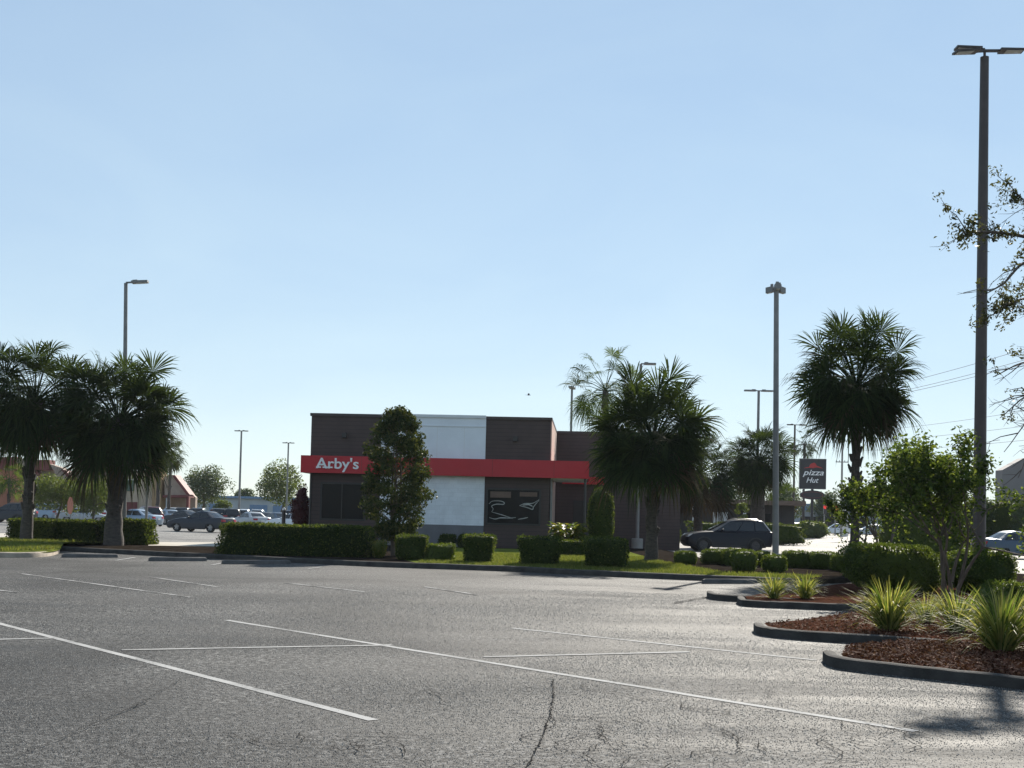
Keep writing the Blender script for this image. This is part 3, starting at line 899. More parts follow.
# exposed aggregate of the worn asphalt: thousands of little stones
def grit(name, x0, x1, y0, y1, dens, size, seed):
    rng = np.random.default_rng(seed)
    n = int(dens * (x1 - x0) * (y1 - y0))
    x = rng.uniform(x0, x1, n); y = rng.uniform(y0, y1, n)
    k = np.abs(x) < y * 0.47 + 1.5
    k &= ~in_poly(x, y, K1 + [(9, 24), (9, 10)]) & ~in_poly(x, y, K2 + [(9, 24)])
    # clustered: worn patches show more stone
    wv = np.sin(x * 1.3 + 2 * np.sin(y * .7)) + np.sin(y * 1.9 + x * .6) + np.sin(x * .35 - y * .5)
    k &= rng.random(n) < np.clip(.62 + .25 * wv, .15, 1)
    x, y = x[k], y[k]; n = len(x)
    s_ = size * rng.uniform(.45, 1.25, n); h = s_ * rng.uniform(.15, .40, n); a = rng.uniform(0, 6.283, n)
    V = np.zeros((n, 5, 3))
    for q in range(4):
        V[:, q, 0] = x + np.cos(a + q * 1.5708) * s_ * .6; V[:, q, 1] = y + np.sin(a + q * 1.5708) * s_ * .5; V[:, q, 2] = -.004
    V[:, 4, 0] = x + rng.normal(0, .2, n) * s_; V[:, 4, 1] = y + rng.normal(0, .2, n) * s_; V[:, 4, 2] = h
    b = np.arange(n)[:, None] * 5
    F = np.concatenate([b + np.array([q, (q + 1) % 4, 4]) for q in range(4)], 1).reshape(-1, 3)
    me = bpy.data.meshes.new(name)
    me.vertices.add(n * 5); me.vertices.foreach_set('co', V.ravel())
    me.loops.add(n * 12); me.loops.foreach_set('vertex_index', F.ravel().astype(np.int32))
    me.polygons.add(n * 4); me.polygons.foreach_set('loop_start', np.arange(n * 4, dtype=np.int32) * 3)
    me.update(calc_edges=True); me.validate()
    me.materials.append(MAT['grit'])
    o = bpy.data.objects.new(name, me); COL.objects.link(o)
    return tag(o, kind='stuff')
grit('surface_grit', -8.5, 8.5, 7.5, 15.5, 1700, .0085, 51)
grit('surface_grit', -14, 14, 15.5, 27, 600, .0125, 52)
# ------------------------------------------------------------------ lettering
def text_mesh(txt, width, height=None, depth=0.03, bold=0.0, shear=0.0, space=1.0):
    """letters in the XZ plane, centred, facing -Y; returns vertices and faces"""
    cu = bpy.data.curves.new('lettering', 'FONT')
    cu.body = txt; cu.size = 1.0; cu.extrude = 0.02; cu.offset = bold; cu.shear = shear; cu.space_character = space
    ob = bpy.data.objects.new('lettering', cu); COL.objects.link(ob)
    dg = bpy.context.evaluated_depsgraph_get()
    me = bpy.data.meshes.new_from_object(ob.evaluated_get(dg))
    v = np.array([tuple(p.co) for p in me.vertices]); f = [tuple(p.vertices) for p in me.polygons]
    bpy.data.objects.remove(ob); bpy.data.curves.remove(cu); bpy.data.meshes.remove(me)
    x0, x1 = v[:, 0].min(), v[:, 0].max(); y0, y1 = v[:, 1].min(), v[:, 1].max()
    s = width / (x1 - x0); sy = s if height is None else height / (y1 - y0)
    out = np.stack([(v[:, 0] - (x0 + x1) / 2) * s, -v[:, 2] / 0.02 * depth / 2, (v[:, 1] - (y0 + y1) / 2) * sy], 1)
    return out, f
def add_text(mb, txt, width, at_, height=None, depth=0.03, **k):
    v, f = text_mesh(txt, width, height, depth, **k)
    mb.add(v + np.array(at_), f)

# ------------------------------------------------------------------ the restaurant
P0 = foot(548, 57.0)
RB = empty('restaurant_building', (P0.x, P0.y, 0.0), 'flat roofed restaurant of dark brown and white walls with a red band all round', 'restaurant', None, R(-3.5))
def part(name, mat, parent, boxes, smooth=None):
    mb = MB()
    for b in boxes: mb.box(*b)
    return mb.build(name, MAT[mat], parent, smooth)
part('brown_wall', 'wall_brown', RB, [(-2.97, 0, 0, 9.0, 0, 6.0), (-11.07, -7.78, 0, 16, 0, 6.0), (-7.78, -2.97, 0.1, 16, 0, 5.95), (-2.97, 0.0, 9.0, 16, 0, 5.97)])
part('rear_wing', 'wall_brown', RB, [(0.002, 6.6, 8.9, 16, 0, 6.02)])
part('white_wall', 'wall_white', RB, [(-7.78, -2.97, -0.06, 0.098, 1.12, 3.42)])
part('upper_panel', 'wall_panel', RB, [(-7.78, -2.97, -0.08, 0.098, 4.1, 6.03)])
part('dado', 'dado', RB, [(-7.78, -2.97, -0.085, 0.098, -0.05, 1.12)])
part('parapet_cap', 'cap', RB, [(-2.965, 0.06, -0.06, 9.02, 6.0, 6.13), (-11.13, -7.785, -0.06, 16.05, 6.0, 6.13), (0.065, 6.66, 8.84, 16.05, 6.02, 6.15)])
part('white_cap', 'cap_white', RB, [(-7.78, -2.97, -0.14, 0.35, 6.03, 6.16), (-7.78, -2.97, -0.105, -0.08, 5.62, 5.66)])
part('side_wall', 'peach', RB, [(0.0, 0.05, 0.02, 8.88, 4.16, 5.99), (0.0, 0.04, 2.2, 8.88, 0, 3.4)])
bandm = MB()
bandm.prism([(-11.42, -0.42), (1.78, -0.42), (1.78, 5.0), (0.06, 5.0), (0.06, -0.145), (-11.075, -0.145), (-11.075, 6.0), (-11.42, 6.0)], 3.36, 4.15)
part('wing_band', 'red_band', RB, [(0.4, 2.6, 8.6, 8.89, 3.36, 3.75)])
band = bandm.build('red_band', MAT['red_band'], RB)
part('band_soffit', 'wall_panel', RB, [(0.07, 1.7, -0.1, 4.9, 3.325, 3.357)])
lm = MB()
add_text(lm, "Arby's", 1.98, (0, 0, 0), 0.66, 0.05, bold=0.012, space=1.0)
for (x, z, wd) in ((-0.86, -0.142, 0.22), (-0.56, -0.142, 0.22), (-0.335, -0.142, 0.24), (-0.06, 0.315, 0.0)):
    if wd: lm.box(x - wd / 2, x + wd / 2, -0.024, 0.024, z - 0.012, z + 0.055)
lo_ = lm.build('sign_letters', MAT['white_letter'], band)
lo_.location = (-9.72, -0.448, 3.74)
tag(lo_, 'white slab lettering on the red band')
# windows
def window(x0, x1, z0, z1, y=-0.04, fr=0.08, mull=()):
    f = MB()
    f.box(x0, x1, y, 0.03, z0, z0 + fr); f.box(x0, x1, y, 0.03, z1 - fr, z1)
    f.box(x0, x0 + fr, y, 0.03, z0 + fr, z1 - fr); f.box(x1 - fr, x1, y, 0.03, z0 + fr, z1 - fr)
    for m_ in mull: f.box(m_ - 0.02, m_ + 0.02, y, 0.03, z0 + fr, z1 - fr)
    fo = f.build('window', MAT['frame_dark'], RB)
    g = MB(); g.box(x0 + fr, x1 - fr, y + 0.022, 0.028, z0 + fr, z1 - fr)
    g.build('pane', MAT['dark_glass'], fo)
    return fo
wr = window(-2.88, -0.38, 1.18, 2.86)
window(-10.55, -8.45, 1.2, 2.95, mull=(-9.55,))
dm = MB()  # pale ribbons painting sunlit reflections onto the dark pane
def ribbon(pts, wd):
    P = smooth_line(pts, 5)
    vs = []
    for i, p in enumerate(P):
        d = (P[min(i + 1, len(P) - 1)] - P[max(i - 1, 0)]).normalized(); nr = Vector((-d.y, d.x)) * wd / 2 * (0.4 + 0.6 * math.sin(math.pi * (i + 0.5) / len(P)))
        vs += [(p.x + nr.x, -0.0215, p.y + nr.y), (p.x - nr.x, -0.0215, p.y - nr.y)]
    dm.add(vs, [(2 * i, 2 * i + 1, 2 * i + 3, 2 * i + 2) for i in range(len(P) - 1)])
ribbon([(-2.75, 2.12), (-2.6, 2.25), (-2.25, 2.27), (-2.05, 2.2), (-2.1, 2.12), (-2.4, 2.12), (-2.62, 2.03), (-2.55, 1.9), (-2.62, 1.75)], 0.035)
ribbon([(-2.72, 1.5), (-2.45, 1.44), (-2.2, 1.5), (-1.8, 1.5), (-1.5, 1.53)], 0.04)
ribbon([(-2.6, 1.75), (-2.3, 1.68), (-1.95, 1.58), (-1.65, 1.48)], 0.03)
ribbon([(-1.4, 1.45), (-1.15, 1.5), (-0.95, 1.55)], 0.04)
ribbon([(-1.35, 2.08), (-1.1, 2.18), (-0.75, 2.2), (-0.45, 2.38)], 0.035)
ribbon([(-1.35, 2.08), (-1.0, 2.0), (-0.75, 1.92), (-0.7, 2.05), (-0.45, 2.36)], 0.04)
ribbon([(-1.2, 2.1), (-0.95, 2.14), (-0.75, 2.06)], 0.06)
for (x0, x1, z0, z1) in ((-2.70, -1.75, 2.42, 2.70), (-1.35, -0.55, 2.50, 2.70)):
    q = MB(); q.box(x0, x1, -.0215, -.0185, z0, z1); q.build('menu_poster', MAT['roof_brown'], wr)
for x in (-6.5, -5.2, -3.95):
    q = MB(); q.box(x - .008, x + .008, -.083, -.078, 4.16, 5.6); q.build('panel_joint', MAT['white_frame'], RB)
for x in (-8.6, -5.6, -2.6, 0.2):
    q = MB(); q.box(x - .006, x + .006, -.424, -.418, 3.365, 4.145); q.build('band_seam', MAT['maroon'], RB)
for x in (-11.0,):
    q = MB(); q.tube([(x + .02, -.13, .05), (x + .02, -.13, 3.34)], [.04, .04], 8); q.build('drainpipe', MAT['frame_dark'], RB, 40)
for x in (-1.6, -9.5):
    q = MB(); q.box(x - .10, x + .10, -.16, -.002, 5.02, 5.22); q.build('wall_light', MAT['frame_dark'], RB)
dm.build('window_reflection', MAT['painted_reflection'], wr)
# entrance on the right-hand side under the canopy
dr = part('door', 'white_frame', RB, [(0.05, 0.10, 0.25, 0.33, 0, 2.9), (0.05, 0.10, 1.25, 1.33, 0, 2.9), (0.05, 0.10, 0.33, 1.25, 2.8, 2.9), (0.05, 0.10, 0.33, 1.25, 2.05, 2.12), (0.05, 0.10, 0.33, 1.25, 0, 0.2)])
part('pane', 'dark_glass', dr, [(0.06, 0.085, 0.33, 1.25, 0.2, 2.05)])
part('transom', 'wall_panel', dr, [(0.06, 0.085, 0.33, 1.25, 2.12, 2.8)])
part('downpipe', 'pole_grey', RB, [(0.05, 0.13, 0.04, 0.12, 0.02, 3.36)])
for y in (-0.25, 4.7):
    mb = MB(); mb.tube([(1.62, y, 0), (1.62, y, 3.38)], [0.055, 0.055], 8); mb.build('canopy_post', MAT['frame_dark'], RB, 40)
part('wing_door', 'frame_dark', RB, [(1.0, 2.2, 8.85, 8.899, 0, 2.5)])
part('rooftop_unit', 'pole_grey', RB, [(-6.5, -5.2, 11, 12.6, 5.95, 6.1)])

# ------------------------------------------------------------------ vehicles
def lerp(a, b, t): return a + (b - a) * t
def arch(xc, zc, r_, n=10):
    return [(xc - r_ * math.cos(math.pi * k / n), zc + r_ * math.sin(math.pi * k / n)) for k in range(n + 1)]
def make_car(kind, name, label, group, paint, cat='car'):
    S = dict(
      sedan=dict(w=0.90, r=0.325, xr=-1.36, xf=1.42, zb=0.93, belt=(-1.75, 1.02), roof=(-0.95, 0.10), zt=1.44, wr=0.60,
        top=[(-2.36, 0.52), (-2.38, 0.72), (-2.30, 0.95), (-2.18, 1.03), (-1.75, 1.05), (-1.0, 0.96), (0.3, 0.94), (0.98, 0.98), (1.6, 0.89), (2.10, 0.76), (2.32, 0.62), (2.38, 0.42), (2.28, 0.26)], bot=0.22, xe=-2.28),
      suv=dict(w=0.93, r=0.365, xr=-1.35, xf=1.38, zb=1.08, belt=(-2.26, 1.10), roof=(-1.84, 0.0), zt=1.69, wr=0.63,
        top=[(-2.30, 0.55), (-2.34, 0.75), (-2.33, 0.95), (-2.27, 1.10), (-1.6, 1.10), (-0.6, 1.07), (0.4, 1.05), (0.95, 1.08), (1.5, 1.03), (2.0, 0.94), (2.24, 0.80), (2.32, 0.60), (2.28, 0.40), (2.15, 0.28)], bot=0.25, xe=-2.22),
      van=dict(w=0.95, r=0.35, xr=-1.45, xf=1.55, zb=1.05, belt=(-2.40, 1.35), roof=(-2.15, 0.35), zt=1.76, wr=0.74,
        top=[(-2.46, 0.50), (-2.48, 0.75), (-2.46, 1.00), (-2.42, 1.08), (-1.6, 1.07), (-0.6, 1.05), (0.5, 1.05), (1.3, 1.06), (1.8, 0.98), (2.2, 0.82), (2.40, 0.62), (2.44, 0.42), (2.30, 0.26)], bot=0.22, xe=-2.40))[kind]
    root = empty(name, (0, 0, 0), label, cat, group)
    W, r_, xr, xf = S['w'], S['r'], S['xr'], S['xf']
    ar = r_ + 0.055
    poly = [(S['xe'], S['bot'] + 0.06)] + S['top'] + [(2.1, S['bot'])]
    poly += arch(xf, r_ - 0.06, ar)[::-1] + [(lerp(xr, xf, .66), S['bot']), (lerp(xr, xf, .33), S['bot'])] + arch(xr, r_ - 0.06, ar)[::-1]
    n = len(poly); vs = []; fs = []
    st = [(-1, .075, .20), (-.975, .035, .11), (-.88, .012, .045), (-.5, .0, .012), (0, -.012, 0), (.5, .0, .012), (.88, .012, .045), (.975, .035, .11), (1, .075, .20)]
    for (ys, dz, dx) in st:
        for (x, z) in poly:
            zz = z - dz if z > 0.62 else z + (dz * 0.4 if z < 0.3 else 0)
            xx = x * (1 - dx * max(0, (abs(x) - 1.85)) / 0.5 / 2.3) if abs(x) > 1.85 else x
            # tumblehome: widest at mid height
            yy = ys * W * (1 - 0.05 * max(0, (z - 0.7)) / 0.4 - 0.05 * max(0, 0.45 - z) / 0.3)
            vs.append((xx, yy, zz))
    m = len(st)
    for i in range(m - 1):
        for k in range(n):
            fs.append((i * n + k, (i + 1) * n + k, (i + 1) * n + (k + 1) % n, i * n + (k + 1) % n))
    fs.append(tuple(range(n))); fs.append(tuple((m - 1) * n + k for k in range(n))[::-1])
    mb = MB(); mb.add(vs, fs)
    body = mb.build('body', PAINT[paint], root, 35)
    # greenhouse
    zb, zt, wr = S['zb'] - 0.03, S['zt'], S['wr']; z2 = zt - 0.085
    wb = W * 0.90
    def sec(z):
        if z <= z2:
            t = (z - zb) / (z2 - zb)
            return lerp(S['belt'][0], S['roof'][0], t), lerp(S['belt'][1], S['roof'][1], t), lerp(wb, wr + 0.04, t)
        t = (z - z2) / (zt - z2)
        return lerp(S['roof'][0], S['roof'][0] + .28 * t, t), lerp(S['roof'][1], S['roof'][1] - .25 * t, t), lerp(wr + .04, wr - .05, t)
    vs = []; fs = []; zsq = [zb, lerp(zb, z2, .5), z2, lerp(z2, zt, .6), zt]
    for z in zsq:
        a, b, y = sec(z); c_ = 0.10
        cr = 0.05
        vs += [(a, -y + c_ * 1.6, z), (a + c_ * 1.2, -y, z), ((a + b) / 2, -y - 0.012, z), (b - c_ * 2.2, -y, z), (b - 0.02, -y + c_ * 2.2, z), (b + cr, 0, z),
               (b - 0.02, y - c_ * 2.2, z), (b - c_ * 2.2, y, z), ((a + b) / 2, y + 0.012, z), (a + c_ * 1.2, y, z), (a, y - c_ * 1.6, z), (a - cr, 0, z)]
    k_ = 12
    for i in range(len(zsq) - 1):
        for j in range(k_): fs.append((i * k_ + j, i * k_ + (j + 1) % k_, (i + 1) * k_ + (j + 1) % k_, (i + 1) * k_ + j))
    a, b, y = sec(zt)
    vs.append(((a + b) / 2, 0, zt + 0.02)); fs += [((len(zsq) - 1) * k_ + j, (len(zsq) - 1) * k_ + (j + 1) % k_, len(vs) - 1) for j in range(k_)]
    mb = MB(); mb.add(vs, fs)
    mb.build('roof', PAINT[paint], root, 40)
    # side glass
    def sidewin(ta0, ta1, z0, z1, s_):
        """window between two fractions of the greenhouse length"""
        q = []
        for (t, z) in ((ta0[0], z0), (ta1[0], z0), (ta1[1], z1), (ta0[1], z1)):
            a, b, y = sec(z)
            q.append((lerp(a, b, t), s_ * (y + 0.014), z))
        return q
    zl, zh = zb + 0.07, z2 - 0.03
    cuts = {'sedan': [((.13, .10), (.47, .47)), ((.50, .50), (.90, .94))], 'suv': [((.06, .05), (.27, .28)), ((.30, .31), (.56, .59)), ((.585, .615), (.93, .95))], 'van': [((.05, .05), (.30, .31)), ((.33, .34), (.60, .63)), ((.63, .66), (.94, .95))]}[kind]
    for s_ in (-1, 1):
        g = MB()
        for (a0, a1) in cuts:
            q = sidewin(a0, a1, zl, zh, s_)
            q2 = [(x, y - s_ * 0.03, z) for x, y, z in q]
            g.add(q + q2, [(0, 1, 2, 3) if s_ < 0 else (3, 2, 1, 0), (4, 5, 1, 0), (5, 6, 2, 1), (6, 7, 3, 2), (7, 4, 0, 3)])
        g.build('side_window', MAT['car_glass'], root)
    for (nm, fr) in (('windscreen', 1), ('rear_window', 0)):
        g = MB(); q = []
        for (z, sy) in ((zb + .05, -1), (zb + .05, 1), (z2 - .02, 1), (z2 - .02, -1)):
            a, b, y = sec(z); x = (b - 0.02 + 0.012) if fr else (a - 0.012)
            q.append((x, sy * (y - 0.24 if fr else y - 0.18), z))
        mid = []
        for z in (zb + .05, z2 - .02):
            a, b, y = sec(z); mid.append(((b + 0.05 + .012) if fr else (a - 0.05 - .012), 0, z))
        g.add([q[0], mid[0], q[1], q[2], mid[1], q[3]], [(0, 1, 4, 5), (1, 2, 3, 4)] if fr else [(5, 4, 1, 0), (4, 3, 2, 1)])
        g.build(nm, MAT['car_glass'], root)
    # wheels
    for xc in (xr, xf):
        for s_ in (-1, 1):
            t = MB(); yo = s_ * (W - 0.02); yi = s_ * (W - 0.24); ring = 20
            prof = [(yi, r_ * .62), (yi, r_ * .94), (lerp(yi, yo, .15), r_), (lerp(yi, yo, .85), r_), (yo, r_ * .94), (yo, r_ * .66), (lerp(yi, yo, .75), r_ * .62)]
            vs = []; fs = []; pn = len(prof)
            for k in range(ring):
                an = 2 * math.pi * k / ring
                for (y, rr) in prof: vs.append((xc + rr * math.cos(an), y, r_ + rr * math.sin(an)))
            for k in range(ring):
                for j in range(pn): fs.append((k * pn + j, k * pn + (j + 1) % pn, ((k + 1) % ring) * pn + (j + 1) % pn, ((k + 1) % ring) * pn + j))
            t.add(vs, fs)
            wo = t.build('wheel', MAT['tyre'], root, 50)
            rm = MB(); yh = s_ * (W - 0.05)
            for k in range(5):
                an = 2 * math.pi * k / 5 + .3
                c_, sn = math.cos(an), math.sin(an); px, pz = -sn * .05, c_ * .05; rr = r_ * .64
                rm.add([(xc + px, yh, r_ + pz), (xc - px, yh, r_ - pz), (xc + rr * c_ - px * .8, yh, r_ + rr * sn - pz * .8), (xc + rr * c_ + px * .8, yh, r_ + rr * sn + pz * .8),
                        (xc + px, yh - s_ * .03, r_ + pz), (xc - px, yh - s_ * .03, r_ - pz), (xc + rr * c_ - px * .8, yh - s_ * .03, r_ + rr * sn - pz * .8), (xc + rr * c_ + px * .8, yh - s_ * .03, r_ + rr * sn + pz * .8)],
                       [(0, 1, 2, 3), (0, 4, 5, 1), (1, 5, 6, 2), (2, 6, 7, 3), (3, 7, 4, 0)])
            rm.tube([(xc, yh - s_ * .03, r_), (xc, yh + s_ * .012, r_)], [.06, .05], 8)
            rm.tube([(xc, yh - s_ * .1, r_), (xc, yh - s_ * .06, r_)], [r_ * .63, r_ * .63], 16)
            rm.build('rim', MAT['rim_dark' if kind == 'suv' else 'rim'], wo)
    # lamps, trim, mirrors
    def front_x(z, ysf):
        tp = S['top']
        for i in range(len(tp) - 1):
            (x0, z0), (x1, z1) = tp[i], tp[i + 1]
            if x0 > 1.3 and z1 <= z <= z0: return lerp(x0, x1, (z - z0) / (z1 - z0 + 1e-9))
        return 2.3
    def patch(nm, mat, side, z0, z1, y0, y1, dp=0.02, wrap=0.0):
        g = MB()
        vs = []
        ys = np.linspace(y0, y1, 4)
        for y in ys:
            for z in (z0, z1):
                a = abs(y) / W
                dx = np.interp(a, [0, .5, .88, .975, 1], [0, .012, .045, .11, .20])
                x = front_x(z, a) if side > 0 else np.interp(z, [S['top'][0][1], S['top'][1][1], S['top'][2][1], S['top'][3][1]], [S['top'][0][0], S['top'][1][0], S['top'][2][0], S['top'][3][0]])
                x = x * (1 - dx * max(0, abs(x) - 1.85) / 0.5 / 2.3) if abs(x) > 1.85 else x
                vs.append((x + side * dp - (wrap * a * a * side), y, z))
        nv = len(vs)
        vs += [(x - side * 0.08, y, z) for (x, y, z) in vs]
        fs = []
        for i in range(3):
            fs += [(2 * i, 2 * i + 2, 2 * i + 3, 2 * i + 1), (nv + 2 * i, nv + 2 * i + 1, nv + 2 * i + 3, nv + 2 * i + 2),
                   (2 * i, nv + 2 * i, nv + 2 * i + 2, 2 * i + 2), (2 * i + 1, 2 * i + 3, nv + 2 * i + 3, nv + 2 * i + 1)]
        fs += [(0, 1, nv + 1, nv), (6, nv + 6, nv + 7, 7)]
        g.add(vs, fs); return g.build(nm, mat if not isinstance(mat, str) else MAT[mat], root)
    hz = {'sedan': (.60, .74), 'suv': (.76, .92), 'van': (.66, .82)}[kind]
    tz = {'sedan': (.74, .90), 'suv': (.86, 1.04), 'van': (.85, 1.03)}[kind]
    for s_ in (-1, 1):
        patch('headlight', 'headlight', 1, hz[0], hz[1], *sorted((s_ * W * .50, s_ * W * .93)))
        patch('taillight', 'taillight', -1, tz[0], tz[1], *sorted((s_ * W * .52, s_ * W * .93)))
        g = MB(); a, b, y = sec(zb + .12)
        g.sphere((b - 0.42, s_ * (W + 0.06), zb + .10), .09, 8, 6, (.7, 1.1, .75)); g.tube([(b - .40, s_ * (W - .1), zb + .05), (b - .42, s_ * (W + .03), zb + .09)], [.025, .02], 5)
        g.build('mirror', PAINT[paint], root, 60)
    patch('grille', 'trim', 1, .34, .56, -W * .55, W * .55, .015)
    patch('number_plate', 'plate', -1, tz[0] - .10, tz[0] + .02, -.16, .16, .03)
    for s_ in (-1, 1):
        g = MB(); g.box(xr + ar + .02, xf - ar - .02, s_ * W * .955 - .02, s_ * W * .955 + .02, S['bot'] - .02, S['bot'] + .10)
        g.build('sill_trim', MAT['trim'], root)
    if kind == 'suv':
        for s_ in (-1, 1):
            g = MB(); g.tube([(-1.55, s_ * .56, zt + .0), (-1.45, s_ * .56, zt + .05), (-.45, s_ * .56, zt + .06), (-.3, s_ * .56, zt + .01)], [.018] * 4, 6); g.build('roof_rail', MAT['rim_dark'], root, 60)
        for xc in (xr, xf):
            for s_ in (-1, 1):
                ar2 = MB()
                pts = arch(xc, r_ - .03, ar + .03, 12)
                vs = []
                for (x, z) in pts:
                    d = Vector((x - xc, z - r_ + .03)).normalized() * .06
                    vs += [(x, s_ * W * .985, z), (x - d.x, s_ * W * .985, z - d.y), (x, s_ * (W + .02), z), (x - d.x, s_ * (W + .02), z - d.y)]
                fs = []
                for i in range(len(pts) - 1):
                    o_ = 4 * i
                    fs += [(o_ + 2, o_ + 3, o_ + 7, o_ + 6), (o_, o_ + 2, o_ + 6, o_ + 4), (o_ + 1, o_ + 5, o_ + 7, o_ + 3)]
                ar2.add(vs, fs)
                ar2.build('arch_trim', MAT['trim'], root)
    return root
def repaint(root, paint):
    for k in kids(root):
        if k.name.split('.')[0] in ('body', 'roof', 'mirror'):
            k.material_slots[0].link = 'OBJECT'
            k.material_slots[0].material = PAINT[paint]
def put(o, u, Y, rz, z=0.0):
    p = foot(u, Y); o.location = (p.x, p.y, z); o.rotation_euler = (0, 0, R(rz)); return o

suv0 = make_car('suv', 'suv', 'dark navy suv driving left behind the row of round bushes', None, 'navy', 'car')
put(suv0, 726, 65.5, 184, 0.006)
sed0 = make_car('sedan', 'sedan', 'black sedan driving across the lot in the gap between the two hedges', None, 'steel', 'car')
put(sed0, 201, 86, 157)
van0 = make_car('van', 'minivan', 'silver minivan parked just above the hedge between the two left palms', 'cars parked in the lot on the left', 'lightblue', 'car')
put(van0, 40, 132, 160)
CARS = [  # source, column, distance, heading, paint, label
    (suv0, 9, 110, 168, 'charcoal', 'dark suv with pale windows at the very left edge of the photo'),
    (suv0, 64, 141, 175, 'silver', 'grey suv roof showing behind the silver minivan'),
    (sed0, 82, 116, 20, 'silver', 'pale sedan seen through the leafy bush left of the middle palm trunk'),
    (suv0, 100, 123, 100, 'white', 'white suv with a dark windscreen just left of the thick palm trunk'),
    (sed0, 132, 99, 165, 'lightblue', 'pale blue car behind the last hedge section, beside the white pole'),
    (suv0, 147, 109, 120, 'maroon', 'dark maroon suv with shiny roof just past the hedge end'),
    (sed0, 167, 125, 130, 'lightblue', 'small pale blue sedan left of the moving black sedan'),
    (suv0, 184, 141, 95, 'black', 'black suv behind the roof of the moving black sedan'),
    (sed0, 182, 119, 150, 'charcoal', 'dark grey sedan tucked behind the bonnet of the moving black sedan'),
    (suv0, 200, 143, 92, 'steel', 'dark suv under the far tree, behind the moving black sedan'),
    (suv0, 217, 130, 110, 'charcoal', 'dark grey suv right behind the tail of the moving black sedan'),
    (suv0, 231, 125, 105, 'black', 'black suv at the foot of the tall twin lamp'),
    (sed0, 250, 108, 128, 'silver', 'silver sedan facing the hedge, right of the tall twin lamp'),
    (sed0, 263, 119, 118, 'charcoal', 'dark sedan with a glinting side between the two silver cars'),
    (sed0, 276, 116, 125, 'blue', 'blue sedan behind the black post by the long hedge'),
    (sed0, 292, 103, 150, 'white', 'white sedan half hidden by the long hedge and the black post'),
    (suv0, 244, 150, 96, 'white', 'white suv in the far row just right of the tall twin lamp'),
    (sed0, 271, 142, 100, 'charcoal', 'dark sedan in the far row behind the blue sedan'),
    (suv0, 290, 140, 92, 'steel', 'dark suv in the far row beside the red leaved shrub'),
    (suv0, 173, 146, 94, 'silver', 'grey suv in the far row under the diner gable'),
    (sed0, 156, 136, 105, 'white', 'white sedan in the far row behind the maroon suv'),
    (suv0, 258, 146, 95, 'silver', 'silver suv in the far row before the blue and white shed'),
]
PG = 'cars parked in the lot on the left'
for (src, u, Y, rz, pc, lab) in CARS:
    c = copy_tree(src)
    put(c, u, Y, rz); repaint(c, pc); tag(c, lab, 'car', PG)
FAR = [(sed0, 997 + 22, 66, 8, 'blue', 'blue grey sedan with a red tail light at the right edge of the photo', None),
       (van0, 836, 190, 170, 'white', 'white van far off right of the pizza sign pole', 'far cars along the street'),
       (sed0, 846, 200, 175, 'charcoal', 'dark car far off just left of the tall palm trunk', 'far cars along the street'),
       (suv0, 868, 185, 172, 'silver', 'silver suv far off just right of the tall palm trunk', 'far cars along the street'),
       (suv0, 790, 150, 100, 'steel', 'dark car with bright lamps beside the grey street lamp pole', 'far cars along the street')]
for (src, u, Y, rz, pc, lab, g_) in FAR:
    c = copy_tree(src)
    put(c, u, Y, rz, 0.006); repaint(c, pc); tag(c, lab, 'car', g_)
    if g_ is None and 'group' in c: del c['group']

# ------------------------------------------------------------------ lamp posts
def pole_part(root, H, r0, r1, mat, name='pole'):
    mb = MB(); mb.tube([(0, 0, -0.05), (0, 0, H * .5), (0, 0, H)], [r0, (r0 + r1) / 2, r1], 14); return mb.build(name, MAT[mat], root, 50)
def base_part(root, r_, h, mat='pole_concrete'):
    mb = MB(); mb.tube([(0, 0, -0.05), (0, 0, h - .03), (0, 0, h)], [r_, r_, r_ - .03], 16); return mb.build('footing', MAT[mat], root, 40)
def head(root, p, az, L, W_, T, mat, tilt=0.0, arm=0.0):
    """flat shoe-box luminaire on a short arm, with its lens underneath"""
    a = MB(); d = Vector((math.cos(az), math.sin(az), 0)); s = Vector((-d.y, d.x, 0)); p = Vector(p)
    def bx(mb, x0, x1, y, z0, z1, taper=1.0):
        up = Vector((0, 0, 1))
        vs = []
        for z in (z0, z1):
            for (x, yy) in ((x0, -y), (x1, -y * taper), (x1, y * taper), (x0, y)):
                q = p + d * x + s * yy + up * (z + math.tan(tilt) * x); vs.append(q)
        mb.add(vs, [(0, 3, 2, 1), (4, 5, 6, 7), (0, 1, 5, 4), (1, 2, 6, 5), (2, 3, 7, 6), (3, 0, 4, 7)])
    bx(a, 0, arm + .08, .035, -.03, .03)
    bx(a, arm + .06, arm + .06 + L, W_ / 2, -T * .5, T * .5, .82)
    bx(a, arm + .06 + L * .05, arm + .06 + L * .35, W_ / 4, T * .5, T * .95)
    ho = a.build('lamp_head', MAT[mat], root)
    l = MB(); bx(l, arm + .06 + L * .25, arm + .06 + L * .93, W_ / 2 * .75, -T * .5 - .012, -T * .5 + .002, .85)
    l.build('lens', MAT['lens'], ho)
    return ho
LG = 'tall car park lamp posts'
def lamp_post(u, Y, top_v, label, mat, r0, r1, heads, foot_h=0.0, L=.62, W_=.36, T=.09, group=LG, base_r=.3, lean=0.0):
    p = foot(u, Y)
    H = far(u, top_v, Y).z
    root = empty('lamp_post', (p.x, p.y, 0), label, 'lamp post', group)
    root.rotation_euler = (0, R(lean), 0)
    pole_part(root, H, r0, r1, mat)
    if foot_h: base_part(root, base_r, foot_h)
    for (az, arm, tilt) in heads: head(root, (0, 0, H + .02), R(az), L, W_, T, mat, R(tilt), arm)
    return root
